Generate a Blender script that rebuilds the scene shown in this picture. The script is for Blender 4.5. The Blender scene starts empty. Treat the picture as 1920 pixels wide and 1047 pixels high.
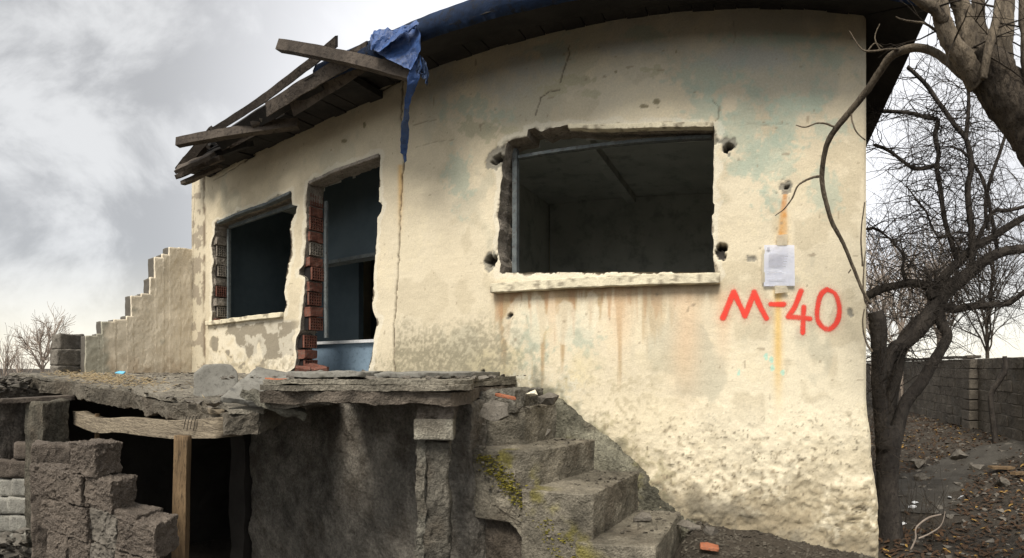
import bpy, bmesh, math, random
import numpy as np
from mathutils import Vector, Matrix, Euler

# ------------------------------------------------------------------ camera
ZC = 1.45                      # eye height above the yard
F = 1040.0; HZ = 690.0         # measured from the photo: px per radian, horizon row
YAW = (1420 - 960) / F         # the house front is square to column 1420
scene = bpy.context.scene
cam_d = bpy.data.cameras.new('camera')
cam = bpy.data.objects.new('camera', cam_d)
scene.collection.objects.link(cam)
scene.camera = cam
cam_d.type = 'PANO'
cam_d.panorama_type = 'CENTRAL_CYLINDRICAL'
cam_d.central_cylindrical_radius = 1.0
cam_d.central_cylindrical_range_u_min = -960 / F
cam_d.central_cylindrical_range_u_max = 960 / F
cam_d.central_cylindrical_range_v_min = (HZ - 1047) / F
cam_d.central_cylindrical_range_v_max = HZ / F
cam_d.clip_start = 0.05; cam_d.clip_end = 2000
cam.location = (0, 0, ZC)
cam.rotation_euler = (math.radians(90), 0, YAW)

# ------------------------------------------------------------------ light
SUN_EL = math.radians(50); SUN_AZ = math.radians(176)     # azimuth clockwise from +Y
sd = bpy.data.lights.new('sun', 'SUN'); sd.energy = 3.2; sd.angle = math.radians(24); sd.color = (1, .94, .84)
so = bpy.data.objects.new('sun', sd); scene.collection.objects.link(so)
sdir = Vector((math.sin(SUN_AZ) * math.cos(SUN_EL), math.cos(SUN_AZ) * math.cos(SUN_EL), math.sin(SUN_EL)))
so.rotation_euler = sdir.to_track_quat('Z', 'Y').to_euler(); so.location = (0, 0, 20)
w = bpy.data.worlds.new('World'); scene.world = w; w.use_nodes = True
nt = w.node_tree; nt.nodes.clear()
def N(nt, t, **k):
    n = nt.nodes.new(t)
    for a, v in k.items():
        if a.startswith('i_'): n.inputs[a[2:].replace('_', ' ')].default_value = v
        else: setattr(n, a, v)
    return n
L = lambda nt, a, b: nt.links.new(a, b)
def MATH(nt, op, a, b=None, c=None, clamp=False):
    n = nt.nodes.new('ShaderNodeMath'); n.operation = op; n.use_clamp = clamp
    for i, v in enumerate((a, b, c)):
        if v is None: continue
        if isinstance(v, (int, float)): n.inputs[i].default_value = v
        else: L(nt, v, n.inputs[i])
    return n.outputs[0]
def MIX(nt, f, a, b, blend='MIX'):
    n = nt.nodes.new('ShaderNodeMix'); n.data_type = 'RGBA'; n.blend_type = blend
    for s, v in ((n.inputs['Factor'], f), (n.inputs['A'], a), (n.inputs['B'], b)):
        if isinstance(v, (int, float)): s.default_value = v
        elif isinstance(v, tuple): s.default_value = (*v, 1)
        else: L(nt, v, s)
    return n.outputs['Result']
def SMOOTH(nt, v, lo, hi, a=0., b=1.):
    n = nt.nodes.new('ShaderNodeMapRange'); n.interpolation_type = 'SMOOTHSTEP'
    L(nt, v, n.inputs[0]); n.inputs[1].default_value = lo; n.inputs[2].default_value = hi
    n.inputs[3].default_value = a; n.inputs[4].default_value = b
    return n.outputs[0]
sky = N(nt, 'ShaderNodeTexSky', sky_type='NISHITA', sun_disc=False, sun_elevation=SUN_EL, sun_rotation=SUN_AZ)
tc = N(nt, 'ShaderNodeTexCoord')
mp = N(nt, 'ShaderNodeMapping'); mp.inputs['Scale'].default_value = (1.7, 1.7, 2.7); mp.inputs['Location'].default_value = (.4, .9, .25)
L(nt, tc.outputs['Generated'], mp.inputs[0])
n1 = N(nt, 'ShaderNodeTexNoise'); n1.inputs['Scale'].default_value = 1.9; n1.inputs['Detail'].default_value = 9; n1.inputs['Roughness'].default_value = .58; n1.inputs['Distortion'].default_value = .35
L(nt, mp.outputs[0], n1.inputs[0])
sx = N(nt, 'ShaderNodeSeparateXYZ'); L(nt, tc.outputs['Generated'], sx.inputs[0])
def dotd(v):
    n = N(nt, 'ShaderNodeVectorMath', operation='DOT_PRODUCT'); L(nt, tc.outputs['Generated'], n.inputs[0]); n.inputs[1].default_value = v; return n.outputs['Value']
cl = SMOOTH(nt, n1.outputs[0], .40, .60)
cloud = MIX(nt, cl, (.38, .38, .38), (.62, .62, .615))
bright = SMOOTH(nt, dotd((-.18, .95, .25)), .62, .97)          # thin cloud, bright patch behind the house
cloud = MIX(nt, bright, cloud, (.95, .95, .97))
hor = MATH(nt, 'MULTIPLY', SMOOTH(nt, sx.outputs[2], .0, .22, 1, 0), SMOOTH(nt, sx.outputs[1], -.1, .2))
cloud = MIX(nt, MATH(nt, 'MULTIPLY', hor, .7), cloud, (.93, .86, .70))
back = SMOOTH(nt, sx.outputs[1], .1, -.5)  # unseen sky behind the camera, brightened to light the house front
cloud = MIX(nt, back, cloud, (.88, .88, .86))
skyc = MIX(nt, 1.0, sky.outputs[0], (.10, .10, .10), 'MULTIPLY')
col = MIX(nt, .88, skyc, cloud)
bg = N(nt, 'ShaderNodeBackground'); L(nt, col, bg.inputs[0]); bg.inputs[1].default_value = 1.0
wo = N(nt, 'ShaderNodeOutputWorld'); L(nt, bg.outputs[0], wo.inputs[0])
vs = scene.view_settings
vs.view_transform = 'Standard'; vs.look = 'None'; vs.gamma = 1; vs.exposure = 0.50

# ------------------------------------------------------------------ numbers
rng = random.Random(7)
def _h(ix, iy, iz, s):
    n = (ix * 374761393 + iy * 668265263 + iz * 2147483647 + s * 974634777) & 0xffffffff
    n = ((n ^ (n >> 13)) * 1274126177) & 0xffffffff
    n = ((n ^ (n >> 16)) * 2246822519) & 0xffffffff
    return ((n ^ (n >> 15)) & 0xffff).astype(np.float64) / 65535.0
def vnoise(P, s=0):
    P = np.asarray(P, float); i = np.floor(P).astype(np.int64); f = P - i; f = f * f * (3 - 2 * f)
    x, y, z = i[:, 0], i[:, 1], i[:, 2]; r = 0
    for dx in (0, 1):
        wx = f[:, 0] if dx else 1 - f[:, 0]
        for dy in (0, 1):
            wy = f[:, 1] if dy else 1 - f[:, 1]
            for dz in (0, 1):
                wz = f[:, 2] if dz else 1 - f[:, 2]
                r = r + wx * wy * wz * _h(x + dx, y + dy, z + dz, s)
    return r * 2 - 1
def fbm(P, s=0, o=4, g=.5):
    P = np.asarray(P, float); a = 1; t = 0; r = 0
    for k in range(o):
        r = r + a * vnoise(P * 2 ** k + 17.3 * k, s + k); t += a; a *= g
    return r / t
def sm(x, a, b):
    t = np.clip((x - a) / (b - a), 0, 1); return t * t * (3 - 2 * t)
def PT(px, py, r):            # a measured direction at horizontal distance r from the eye
    t = (px - 1420) / F
    return Vector((r * math.sin(t), r * math.cos(t), (HZ - py) / F * r))
def WP(px, py, Y=4.0):        # where a measured direction meets the plane y = Y
    t = (px - 1420) / F
    return (Y * math.tan(t), (HZ - py) / F * Y / math.cos(t))

# ------------------------------------------------------------------ object helpers
C = scene.collection
def wloc(o):
    v = Vector((0, 0, 0))
    while o is not None: v = v + o.location; o = o.parent
    return v
def props(o, label=None, cat=None, group=None, kind=None):
    for k, v in (('label', label), ('category', cat), ('group', group), ('kind', kind)):
        if v: o[k] = v
    return o
def empty(name, loc, label, cat, group=None):
    o = bpy.data.objects.new(name, None); C.objects.link(o); o.location = (loc[0], loc[1], loc[2] + ZC)
    o.empty_display_size = .2
    return props(o, label, cat, group)
def finish(name, me, mats, parent=None, smooth=False):
    n = len(me.vertices); co = np.empty(n * 3); me.vertices.foreach_get('co', co); co = co.reshape(-1, 3); co[:, 2] += ZC
    if parent is not None: off = np.array(wloc(parent)); loc = (0, 0, 0)
    else:
        mn = co.min(0); mx = co.max(0); off = np.array([(mn[0] + mx[0]) / 2, (mn[1] + mx[1]) / 2, mn[2]]); loc = off
    co -= off; me.vertices.foreach_set('co', co.ravel())
    o = bpy.data.objects.new(name, me); C.objects.link(o); o.parent = parent; o.location = loc
    for m in (mats if isinstance(mats, (list, tuple)) else [mats]): me.materials.append(m)
    if smooth: me.shade_smooth()
    me.update()
    return o
def bmobj(name, bm, mats, parent=None, smooth=False, colf=None):
    me = bpy.data.meshes.new(name)
    bmesh.ops.recalc_face_normals(bm, faces=bm.faces[:])
    bm.to_mesh(me); bm.free()
    if colf: add_col(me, colf)
    return finish(name, me, mats, parent, smooth)
def add_col(me, colf):
    n = len(me.vertices); co = np.empty(n * 3); me.vertices.foreach_get('co', co); co = co.reshape(-1, 3)
    c = np.ones((n, 4)); c[:, :3] = colf(co); c[:, 3] = .12
    a = me.color_attributes.new('Col', 'FLOAT_COLOR', 'POINT'); a.data.foreach_set('color', c.ravel())
def prism(bm, outline, z0, z1, M=None):
    a = [bm.verts.new((x, y, z0)) for x, y in outline]; b = [bm.verts.new((x, y, z1)) for x, y in outline]
    n = len(a); bm.faces.new(a[::-1]); bm.faces.new(b)
    for i in range(n): bm.faces.new((a[i], a[(i + 1) % n], b[(i + 1) % n], b[i]))
    if M is not None:
        for v in a + b: v.co = M @ v.co
def box(bm, c, s, rot=(0, 0, 0)):
    M = Matrix.Translation(Vector(c)) @ Euler([math.radians(r) for r in rot]).to_matrix().to_4x4()
    x, y, z = s[0] / 2, s[1] / 2, s[2] / 2
    prism(bm, [(-x, -y), (x, -y), (x, y), (-x, y)], -z, z, M)
def bx(bm, x0, x1, y0, y1, z0, z1): prism(bm, [(x0, y0), (x1, y0), (x1, y1), (x0, y1)], z0, z1)
def chop(bm, Ln, it=7):
    bmesh.ops.triangulate(bm, faces=bm.faces[:])
    for _ in range(it):
        e = [e for e in bm.edges if e.calc_length() > Ln]
        if not e: break
        bmesh.ops.subdivide_edges(bm, edges=e, cuts=1)
        bmesh.ops.triangulate(bm, faces=[f for f in bm.faces if len(f.verts) > 3])
def rough(bm, Ln, amp, scale=6, seed=0, bev=0, warp=None, o=4, small=0, edge=0):
    if bev: bmesh.ops.bevel(bm, geom=bm.edges[:], offset=bev, segments=1, affect='EDGES')
    chop(bm, Ln)
    P = np.array([v.co[:] for v in bm.verts])
    D = np.stack([fbm(P * scale + 31.7 * k, seed + 5 * k, o) for k in range(3)], 1) * amp
    if small: D += np.stack([fbm(P * scale * 6 + 11.7 * k, seed + 9 * k, 2) for k in range(3)], 1) * small
    P = P + D
    if warp is not None: P = warp(P)
    for v, p in zip(bm.verts, P): v.co = p
def tube(bm, pts, rad, seg=6, cap=True, wob=0, seed=0):
    pts = [Vector(p) for p in pts]; rr = random.Random(seed)
    n = len(pts); rings = []
    t = (pts[1] - pts[0]).normalized(); up = Vector((0, 0, 1)) if abs(t.z) < .9 else Vector((1, 0, 0))
    u = t.cross(up).normalized()
    for i in range(n):
        t = (pts[min(i + 1, n - 1)] - pts[max(i - 1, 0)]).normalized()
        u = (u - t * u.dot(t))
        u = u.normalized() if u.length > 1e-6 else t.orthogonal().normalized()
        v = t.cross(u)
        r = rad[i] if isinstance(rad, (list, tuple)) else rad
        ring = []
        for k in range(seg):
            a = 2 * math.pi * k / seg; q = r * (1 + wob * (rr.random() - .5))
            ring.append(bm.verts.new(pts[i] + u * math.cos(a) * q + v * math.sin(a) * q))
        rings.append(ring)
    for i in range(n - 1):
        for k in range(seg): bm.faces.new((rings[i][k], rings[i][(k + 1) % seg], rings[i + 1][(k + 1) % seg], rings[i + 1][k]))
    if cap and seg > 2: bm.faces.new(rings[0][::-1]); bm.faces.new(rings[-1])
def spline(P, m=6):           # Catmull-Rom through points (tuples of any length)
    P = [np.array(p, float) for p in P]; out = []
    for i in range(len(P) - 1):
        a = P[max(i - 1, 0)]; b = P[i]; c = P[i + 1]; d = P[min(i + 2, len(P) - 1)]
        for k in range(m):
            t = k / m
            out.append(.5 * (2 * b + (c - a) * t + (2 * a - 5 * b + 4 * c - d) * t * t + (3 * b - a - 3 * c + d) * t ** 3))
    out.append(P[-1]); return out

# ------------------------------------------------------------------ materials
def mat(name, c1, c2, c3=None, s1=3., s2=25., bump=.3, bs=40., rough_=.9, col=False, stretch=(1, 1, 1), lo=.35, hi=.65, spec=.2, bdist=.01, pits=0., abump=0.):
    m = bpy.data.materials.new(name); m.use_nodes = True; nt = m.node_tree; nt.nodes.clear()
    out = N(nt, 'ShaderNodeOutputMaterial'); p = N(nt, 'ShaderNodeBsdfPrincipled'); L(nt, p.outputs[0], out.inputs[0])
    p.inputs['Roughness'].default_value = rough_; p.inputs['Specular IOR Level'].default_value = spec
    tc = N(nt, 'ShaderNodeTexCoord'); mp = N(nt, 'ShaderNodeMapping'); mp.inputs['Scale'].default_value = stretch; L(nt, tc.outputs['Object'], mp.inputs[0])
    def nz(s, d=5, r=.6):
        n = N(nt, 'ShaderNodeTexNoise'); n.inputs['Scale'].default_value = s; n.inputs['Detail'].default_value = d; n.inputs['Roughness'].default_value = r
        L(nt, mp.outputs[0], n.inputs[0]); return n.outputs[0]
    a = nz(s1); b = nz(s2, 6, .7)
    if col:
        at = N(nt, 'ShaderNodeAttribute', attribute_name='Col'); base = at.outputs['Color']
        k = MATH(nt, 'ADD', MATH(nt, 'MULTIPLY', SMOOTH(nt, b, .25, .75), col), 1 - col / 2)
        k2 = MATH(nt, 'MULTIPLY', k, SMOOTH(nt, a, .2, .8, 1 - col / 3, 1 + col / 3))
        cc = N(nt, 'ShaderNodeCombineXYZ'); [L(nt, k2, cc.inputs[i]) for i in range(3)]
        base = MIX(nt, 1., base, cc.outputs[0], 'MULTIPLY')
    else:
        base = MIX(nt, SMOOTH(nt, a, lo, hi), c1, c2)
        if c3: base = MIX(nt, SMOOTH(nt, b, .48, .68), base, c3)
    if pits:
        v = N(nt, 'ShaderNodeTexVoronoi'); v.inputs['Scale'].default_value = bs * .7; L(nt, mp.outputs[0], v.inputs[0])
        pm = SMOOTH(nt, v.outputs['Distance'], .08, .2, 1, 0)
        base = MIX(nt, MATH(nt, 'MULTIPLY', pm, pits), base, (.05, .045, .035))
    L(nt, base, p.inputs['Base Color'])
    bn = N(nt, 'ShaderNodeBump'); bn.inputs['Strength'].default_value = bump; bn.inputs['Distance'].default_value = bdist
    hgt = MATH(nt, 'ADD', nz(bs, 6, .65), MATH(nt, 'MULTIPLY', nz(bs * .2, 4), 1.5))
    if abump:
        g9 = MATH(nt, 'ADD', nz(bs * .55, 8, .75), MATH(nt, 'MULTIPLY', nz(bs * .18, 6, .7), 1.6))
        hgt = MATH(nt, 'ADD', hgt, MATH(nt, 'MULTIPLY', g9, MATH(nt, 'MULTIPLY', at.outputs['Alpha'], abump)))
    L(nt, hgt, bn.inputs['Height']); L(nt, bn.outputs[0], p.inputs['Normal'])
    return m
M = {}
M['wall'] = mat('painted_plaster', 0, 0, s1=4, s2=70, bump=.45, bs=90, col=.20, bdist=.008, abump=2.6)
M['conc'] = mat('concrete', 0, 0, s1=5, s2=60, bump=1., bs=80, col=.75, bdist=.02)
M['slabtop'] = mat('smooth_concrete', (.17, .162, .142), (.22, .212, .188), (.12, .114, .10), s1=6, s2=40, bump=.35, bs=80, bdist=.004)
M['base'] = mat('basement_plaster', 0, 0, s1=3, s2=40, bump=1., bs=55, col=.9, bdist=.03)
M['pumice'] = mat('pumice_block', (.085, .068, .055), (.145, .118, .095), (.22, .19, .16), s1=5, s2=130, bump=1., bs=90, bdist=.02)
M['block'] = mat('concrete_block', (.26, .25, .22), (.36, .345, .30), (.15, .14, .12), s1=5, s2=60, bump=.8, bs=110, bdist=.01)
M['yardblock'] = mat('yard_wall_block', (.095, .082, .066), (.15, .13, .105), (.07, .06, .05), s1=2.5, s2=30, bump=.7, bs=60, bdist=.02)
M['mortar'] = mat('old_mortar', (.10, .09, .075), (.15, .135, .115), s1=8, bump=.8, bs=80)
M['brick'] = mat('clay_brick', (.125, .048, .034), (.19, .078, .054), (.12, .10, .082), s1=9, s2=45, bump=.5, bs=80)
M['brickdark'] = mat('dark_cavity', (.012, .01, .01), (.02, .016, .015), bump=0)  # near-black: shade inside brick holes put into the colour; also the wire
M['tile'] = mat('roof_tile', (.28, .095, .048), (.38, .15, .08), (.2, .11, .08), s1=9, s2=60, bump=.5, bs=90)
M['wood'] = mat('weathered_wood', (.055, .045, .037), (.105, .086, .07), (.035, .029, .025), s1=4, s2=26, bump=.8, bs=40, stretch=(1, 1, 1))
M['woodl'] = mat('pale_wood', (.20, .165, .12), (.30, .25, .18), (.10, .08, .06), s1=5, s2=22, bump=.8, bs=40, stretch=(1, 1, 7), bdist=.015)
M['post'] = mat('post_wood', (.12, .080, .045), (.20, .135, .075), (.06, .042, .026), s1=7, s2=26, bump=.5, bs=40, stretch=(3, 3, .5))
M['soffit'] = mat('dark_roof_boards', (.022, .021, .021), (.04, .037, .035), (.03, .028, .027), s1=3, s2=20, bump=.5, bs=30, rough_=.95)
M['tarp'] = mat('blue_tarp', (.020, .055, .17), (.034, .085, .24), (.012, .03, .09), s1=5, s2=25, bump=.5, bs=25, rough_=.55, spec=.4)
M['tarpd'] = mat('dirty_blue_tarp', (.018, .032, .07), (.03, .055, .12), (.03, .03, .032), s1=4, s2=18, bump=.5, bs=25, rough_=.7)
M['bark'] = mat('grey_brown_bark', (.042, .033, .025), (.088, .070, .052), (.024, .019, .015), s1=9, s2=34, bump=1., bs=45, bdist=.05, stretch=(1, 1, .35))
M['barkl'] = mat('light_brown_bark', (.10, .080, .058), (.18, .145, .105), (.055, .044, .034), s1=9, s2=34, bump=1., bs=45, bdist=.03, stretch=(1, 1, .35))
M['barkd'] = mat('dark_bark', (.035, .030, .026), (.065, .055, .046), (.024, .02, .018), s1=8, s2=40, bump=.9, bs=50, bdist=.02, stretch=(1, 1, .5))
M['barkp'] = mat('pale_twigs', (.27, .22, .18), (.36, .30, .25), s1=3, bump=.2)
M['paper'] = mat('white_paper', (.80, .83, .95), (.86, .88, .97), s1=8, s2=30, bump=.4, bs=14, bdist=.006)
M['ink'] = mat('grey_print', (.36, .36, .41), (.50, .50, .55), s1=80, s2=200, bump=0)
M['tape'] = mat('masking_tape', (.66, .60, .47), (.76, .70, .56), s1=8, bump=.4, bs=30, rough_=.4)
M['indoor'] = mat('dim_room_plaster', (.42, .43, .40), (.50, .51, .47), (.30, .31, .29), s1=1.6, s2=4, bump=.2, bs=30)
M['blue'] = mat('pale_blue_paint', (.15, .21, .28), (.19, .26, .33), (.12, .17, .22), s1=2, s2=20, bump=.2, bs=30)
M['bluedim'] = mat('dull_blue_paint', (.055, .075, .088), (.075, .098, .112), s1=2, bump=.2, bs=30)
M['frame'] = mat('grey_window_frame', (.09, .105, .11), (.14, .155, .155), (.07, .065, .06), s1=8, s2=40, bump=.3, bs=60)
M['jamb'] = mat('broken_jamb_mortar', (.22, .195, .16), (.33, .29, .245), (.13, .11, .09), s1=9, s2=45, bump=1., bs=70, bdist=.015)
M['soil'] = mat('dark_soil', (.030, .025, .019), (.058, .048, .037), (.075, .063, .05), s1=.9, s2=14, bump=1., bs=30, bdist=.03)
M['grit'] = mat('dark_grit', (.05, .043, .034), (.10, .088, .07), s1=20, bump=.5, bs=60)
M['leaf'] = mat('dead_leaves', (.040, .026, .017), (.085, .048, .026), s1=30, s2=60, bump=.1)
M['leafy'] = mat('yellow_leaves', (.24, .15, .045), (.30, .18, .05), s1=30, bump=.1)
M['stone'] = mat('grey_stone', (.105, .093, .077), (.175, .157, .132), (.07, .062, .053), s1=12, s2=50, bump=.7, bs=60)
M['straw'] = mat('dry_straw', (.33, .25, .14), (.42, .33, .2), s1=20, bump=.1)
M['cyan'] = mat('cyan_plastic', (.12, .42, .60), (.2, .5, .66), s1=20, bump=.2, rough_=.4)
M['white'] = mat('white_scrap', (.55, .56, .58), (.7, .7, .7), s1=20, bump=.4)
M['pipe'] = mat('grey_pipe', (.25, .25, .24), (.4, .4, .38), s1=9, bump=.2, rough_=.5)
M['moss'] = mat('moss', (.13, .115, .018), (.21, .18, .03), s1=20, bump=.8)
# spray paint with soft edges
m = bpy.data.materials.new('red_spray_paint'); m.use_nodes = True; nt_ = m.node_tree; nt_.nodes.clear()
o_ = N(nt_, 'ShaderNodeOutputMaterial'); p_ = N(nt_, 'ShaderNodeBsdfPrincipled'); p_.inputs['Base Color'].default_value = (.74, .045, .025, 1); p_.inputs['Roughness'].default_value = .8
t_ = N(nt_, 'ShaderNodeBsdfTransparent'); mx_ = N(nt_, 'ShaderNodeMixShader'); a_ = N(nt_, 'ShaderNodeAttribute', attribute_name='Col')
tc_ = N(nt_, 'ShaderNodeTexCoord'); nz_ = N(nt_, 'ShaderNodeTexNoise'); nz_.inputs['Scale'].default_value = 160; L(nt_, tc_.outputs['Object'], nz_.inputs[0])
v_ = MATH(nt_, 'ADD', a_.outputs['Fac'], MATH(nt_, 'MULTIPLY', MATH(nt_, 'SUBTRACT', nz_.outputs[0], .5), .8))
L(nt_, SMOOTH(nt_, v_, -.02, 1.05, 0, .93), mx_.inputs[0]); L(nt_, t_.outputs[0], mx_.inputs[1]); L(nt_, p_.outputs[0], mx_.inputs[2]); L(nt_, mx_.outputs[0], o_.inputs[0])
M['spray'] = m

# ------------------------------------------------------------------ ground
def gz(X, Y):
    P = np.stack([X, Y, X * 0], 1)
    z = -1.42 + .05 * fbm(P * .7, 3) + .02 * fbm(P * 4, 4, 3)
    sp = np.clip(-1.12 - .22 * (X + .3), -1.42, -1.09) - 1.2 * np.clip(-.42 - X, 0, 3) - .30 * np.clip(3.7 - Y, 0, 2) - .6 * np.clip(Y - 4.3, 0, 3) - .7 * np.clip(X - .8, 0, 3) + .03 * fbm(P * 5, 6, 4) + .012 * fbm(P * 30, 7, 2)
    z = np.maximum(z, sp)        # earth spilled along the wall foot
    z = z - 1.1 * sm(-X, 1.0, 3.0) * sm(-X, 14, 9) * sm(Y, 9.5, 8.2)                      # dug-out ground by the basement
    z = z + .22 * sm(X, 2.2, 3.9) * sm(Y, 4.5, 8) * (X < 12)                                # litter banked up along the yard wall
    z = z + .05 * fbm(P * 2.2, 9, 4) * sm(X, .9, 1.6) * sm(X, 7, 5)
    return z
def axis(a, b, st, far):
    x = list(np.arange(a, b, st)); s = st; l = []; v = a
    while v > -far: s *= 1.25; v -= s; l.append(v)
    r = []; s = st; v = x[-1]
    while v < far: s *= 1.25; v += s; r.append(v)
    return np.array(l[::-1] + x + r)
gx = axis(-8, 7, .06, 600); gy = axis(-1, 17, .07, 600)
GX, GY = np.meshgrid(gx, gy); X_, Y_ = GX.ravel(), GY.ravel()
co = np.stack([X_, Y_, gz(X_, Y_)], 1); nx_, ny_ = len(gx), len(gy)
def grid_mesh(name, co, nx, ny, keep=None):
    i = np.arange(nx * ny).reshape(ny, nx)
    q = np.stack([i[:-1, :-1], i[:-1, 1:], i[1:, 1:], i[1:, :-1]], -1).reshape(-1, 4)
    if keep is not None: q = q[keep]
    used = np.unique(q); mp_ = np.zeros(len(co), int); mp_[used] = np.arange(len(used))
    co = co[used]; q = mp_[q]
    me = bpy.data.meshes.new(name); me.vertices.add(len(co)); me.vertices.foreach_set('co', co.ravel())
    me.loops.add(q.size); me.loops.foreach_set('vertex_index', q.ravel().astype(np.int32))
    me.polygons.add(len(q)); me.polygons.foreach_set('loop_start', np.arange(0, q.size, 4, dtype=np.int32))
    me.update(); me.validate(); return me, used
me, _ = grid_mesh('ground', co, nx_, ny_)
g = finish('ground', me, M['soil'], smooth=True); props(g, kind='structure', label='dark soil yard with banked litter around the ruin')

# a trodden paler strip of hard earth in the yard
M['path'] = mat('trodden_earth', (.045, .040, .033), (.075, .068, .057), (.033, .029, .024), s1=3, s2=40, bump=.7, bs=60, bdist=.01)
bm = bmesh.new()
pl = spline([(1.5, 5.2, .45), (1.9, 6.2, .5), (2.5, 7.0, .55), (3.4, 7.6, .6), (5, 8, .6)], 10)
rows = []
for k, p in enumerate(pl):
    d = (pl[min(k + 1, len(pl) - 1)] - pl[max(k - 1, 0)])[:2]; d = d / np.hypot(*d); nrm = np.array([-d[1], d[0]])
    row = []
    for j in range(13):
        s = (j / 6 - 1) * p[2] * (1 + .25 * math.sin(k * 1.3 + j))
        q = p[:2] + nrm * s; edge = abs(j / 6 - 1)
        z = float(gz(np.array([q[0]]), np.array([q[1]]))[0]) + .012 - .04 * max(0, edge - .8) / .2
        row.append(bm.verts.new((q[0], q[1], z)))
    rows.append(row)
for a, b in zip(rows, rows[1:]):
    for j in range(12): bm.faces.new((a[j], a[j + 1], b[j + 1], b[j]))
o = bmobj('path', bm, M['path'], smooth=True); props(o, kind='structure', label='pale trodden earth path across the yard')

# ------------------------------------------------------------------ house: front wall
house = empty('house', (-2.8, 6, -1.4), 'derelict single-storey house with peeling cream plaster and glassless window openings', 'house')
bigwin = [(952, 266), (960, 262), (988, 256), (990, 243), (1003, 240), (1016, 247), (1030, 240), (1050, 238), (1066, 234), (1085, 236), (1100, 239), (1130, 240), (1160, 239), (1200, 238), (1240, 238), (1290, 237), (1339, 236),
          (1338, 300), (1337, 380), (1340, 384), (1339, 400), (1335, 404), (1335, 437), (1338, 450), (1337, 480), (1339, 500), (1341, 511),
          (1200, 511), (1080, 511), (937, 512), (939, 495), (934, 474), (933, 450), (937, 430), (933, 407), (937, 380), (938, 350), (943, 330), (941, 312), (947, 290), (949, 275)]
door = [(577, 344), (590, 336), (600, 333), (617, 323), (640, 317), (660, 308), (680, 300), (700, 293), (713, 290), (712, 330), (710, 378), (717, 385), (715, 397), (708, 408), (706, 450), (703, 493), (701, 530), (698, 570), (702, 590), (707, 606), (702, 630), (699, 655), (694, 680), (690, 706), (690, 712),
        (538, 712), (541, 698), (552, 690), (556, 673), (554, 650), (556, 633), (563, 619), (565, 595), (568, 574), (571, 545), (572, 520), (561, 515), (561, 506), (570, 495), (573, 460), (575, 420), (574, 380)]
lwin = [(403, 421), (407, 415), (425, 409), (445, 400), (460, 396), (480, 388), (500, 381), (520, 372), (538, 365), (546, 359), (548, 384), (558, 386), (555, 400), (547, 412), (543, 430), (546, 452), (545, 478), (540, 495), (537, 515), (536, 530), (533, 548), (537, 568), (533, 588),
        (470, 598), (397, 607), (398, 590), (396, 570), (399, 545), (397, 511), (401, 490), (396, 462), (398, 450), (402, 440)]
def inpoly(px, py, poly):
    r = np.zeros(px.shape, bool); n = len(poly)
    for i in range(n):
        x1, y1 = poly[i]; x2, y2 = poly[(i + 1) % n]
        if y1 == y2: continue
        c = ((y1 > py) != (y2 > py)) & (px < (x2 - x1) * (py - y1) / (y2 - y1) + x1); r ^= c
    return r
def nearpoly(X, Z, poly, closed=True):
    best = np.full(X.shape, 1e9); bxp = X.copy(); bzp = Z.copy(); n = len(poly)
    for i in range(n if closed else n - 1):
        x1, z1 = poly[i]; x2, z2 = poly[(i + 1) % n]; dx, dz = x2 - x1, z2 - z1; l = dx * dx + dz * dz + 1e-12
        t = np.clip(((X - x1) * dx + (Z - z1) * dz) / l, 0, 1); qx = x1 + t * dx; qz = z1 + t * dz
        d = np.hypot(X - qx, Z - qz); m_ = d < best; best = np.where(m_, d, best); bxp = np.where(m_, qx, bxp); bzp = np.where(m_, qz, bzp)
    return best, bxp, bzp
def jag(poly, amp, seed):      # small-scale raggedness between the measured corners
    out = []; r = random.Random(seed)
    for i in range(len(poly)):
        a = poly[i]; b = poly[(i + 1) % len(poly)]; out.append(a); d = math.hypot(b[0] - a[0], b[1] - a[1]); k = int(d / .028)
        for j in range(1, k):
            t = j / k; out.append((a[0] + (b[0] - a[0]) * t + r.uniform(-amp, amp), a[1] + (b[1] - a[1]) * t + r.uniform(-amp, amp)))
    return out
holes = [jag([WP(*p) for p in bigwin], .0035, 1), jag([WP(*p) for p in door], .006, 2), jag([WP(*p) for p in lwin], .006, 3)]
XL, XR, ZB, ZT = -6.51, .80, -1.75, 2.64
under = [(-7, -.16), (-1.95, -.16), (-1.85, -.5), (-1.85, -3), (-7, -3)]
ST = .01
xs = np.arange(XL, XR + ST / 2, ST); zs = np.arange(ZB, ZT + ST / 2, ST)
WX, WZ = np.meshgrid(xs, zs); X, Z = WX.ravel(), WZ.ravel()
TH = np.arctan(X / 4); PX = 1420 + F * TH; PY = HZ - Z * F * np.cos(TH) / 4
nx_, ny_ = len(xs), len(zs)
cx = (WX[:-1, :-1] + ST / 2).ravel(); cz = (WZ[:-1, :-1] + ST / 2).ravel()
keep = np.ones(len(cx), bool)
for h in holes + [under]: keep &= ~inpoly(cx, cz, h)
co = np.stack([X, X * 0 + 4., Z], 1)
dh = np.full(X.shape, 9.)
for h in holes:
    d, qx, qz = nearpoly(X, Z, h); s = d < ST * .72
    co[s, 0] = qx[s]; co[s, 2] = qz[s]; dh = np.minimum(dh, d)
P3 = np.stack([X, X * 0, Z], 1)
f1 = fbm(P3 * .9, 11, 5); f2 = fbm(P3 * 3.1, 21, 5); f3 = fbm(P3 * 9, 31, 5); f4 = fbm(P3 * 30, 41, 4); f5 = fbm(P3 * 60, 51, 2)
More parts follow.
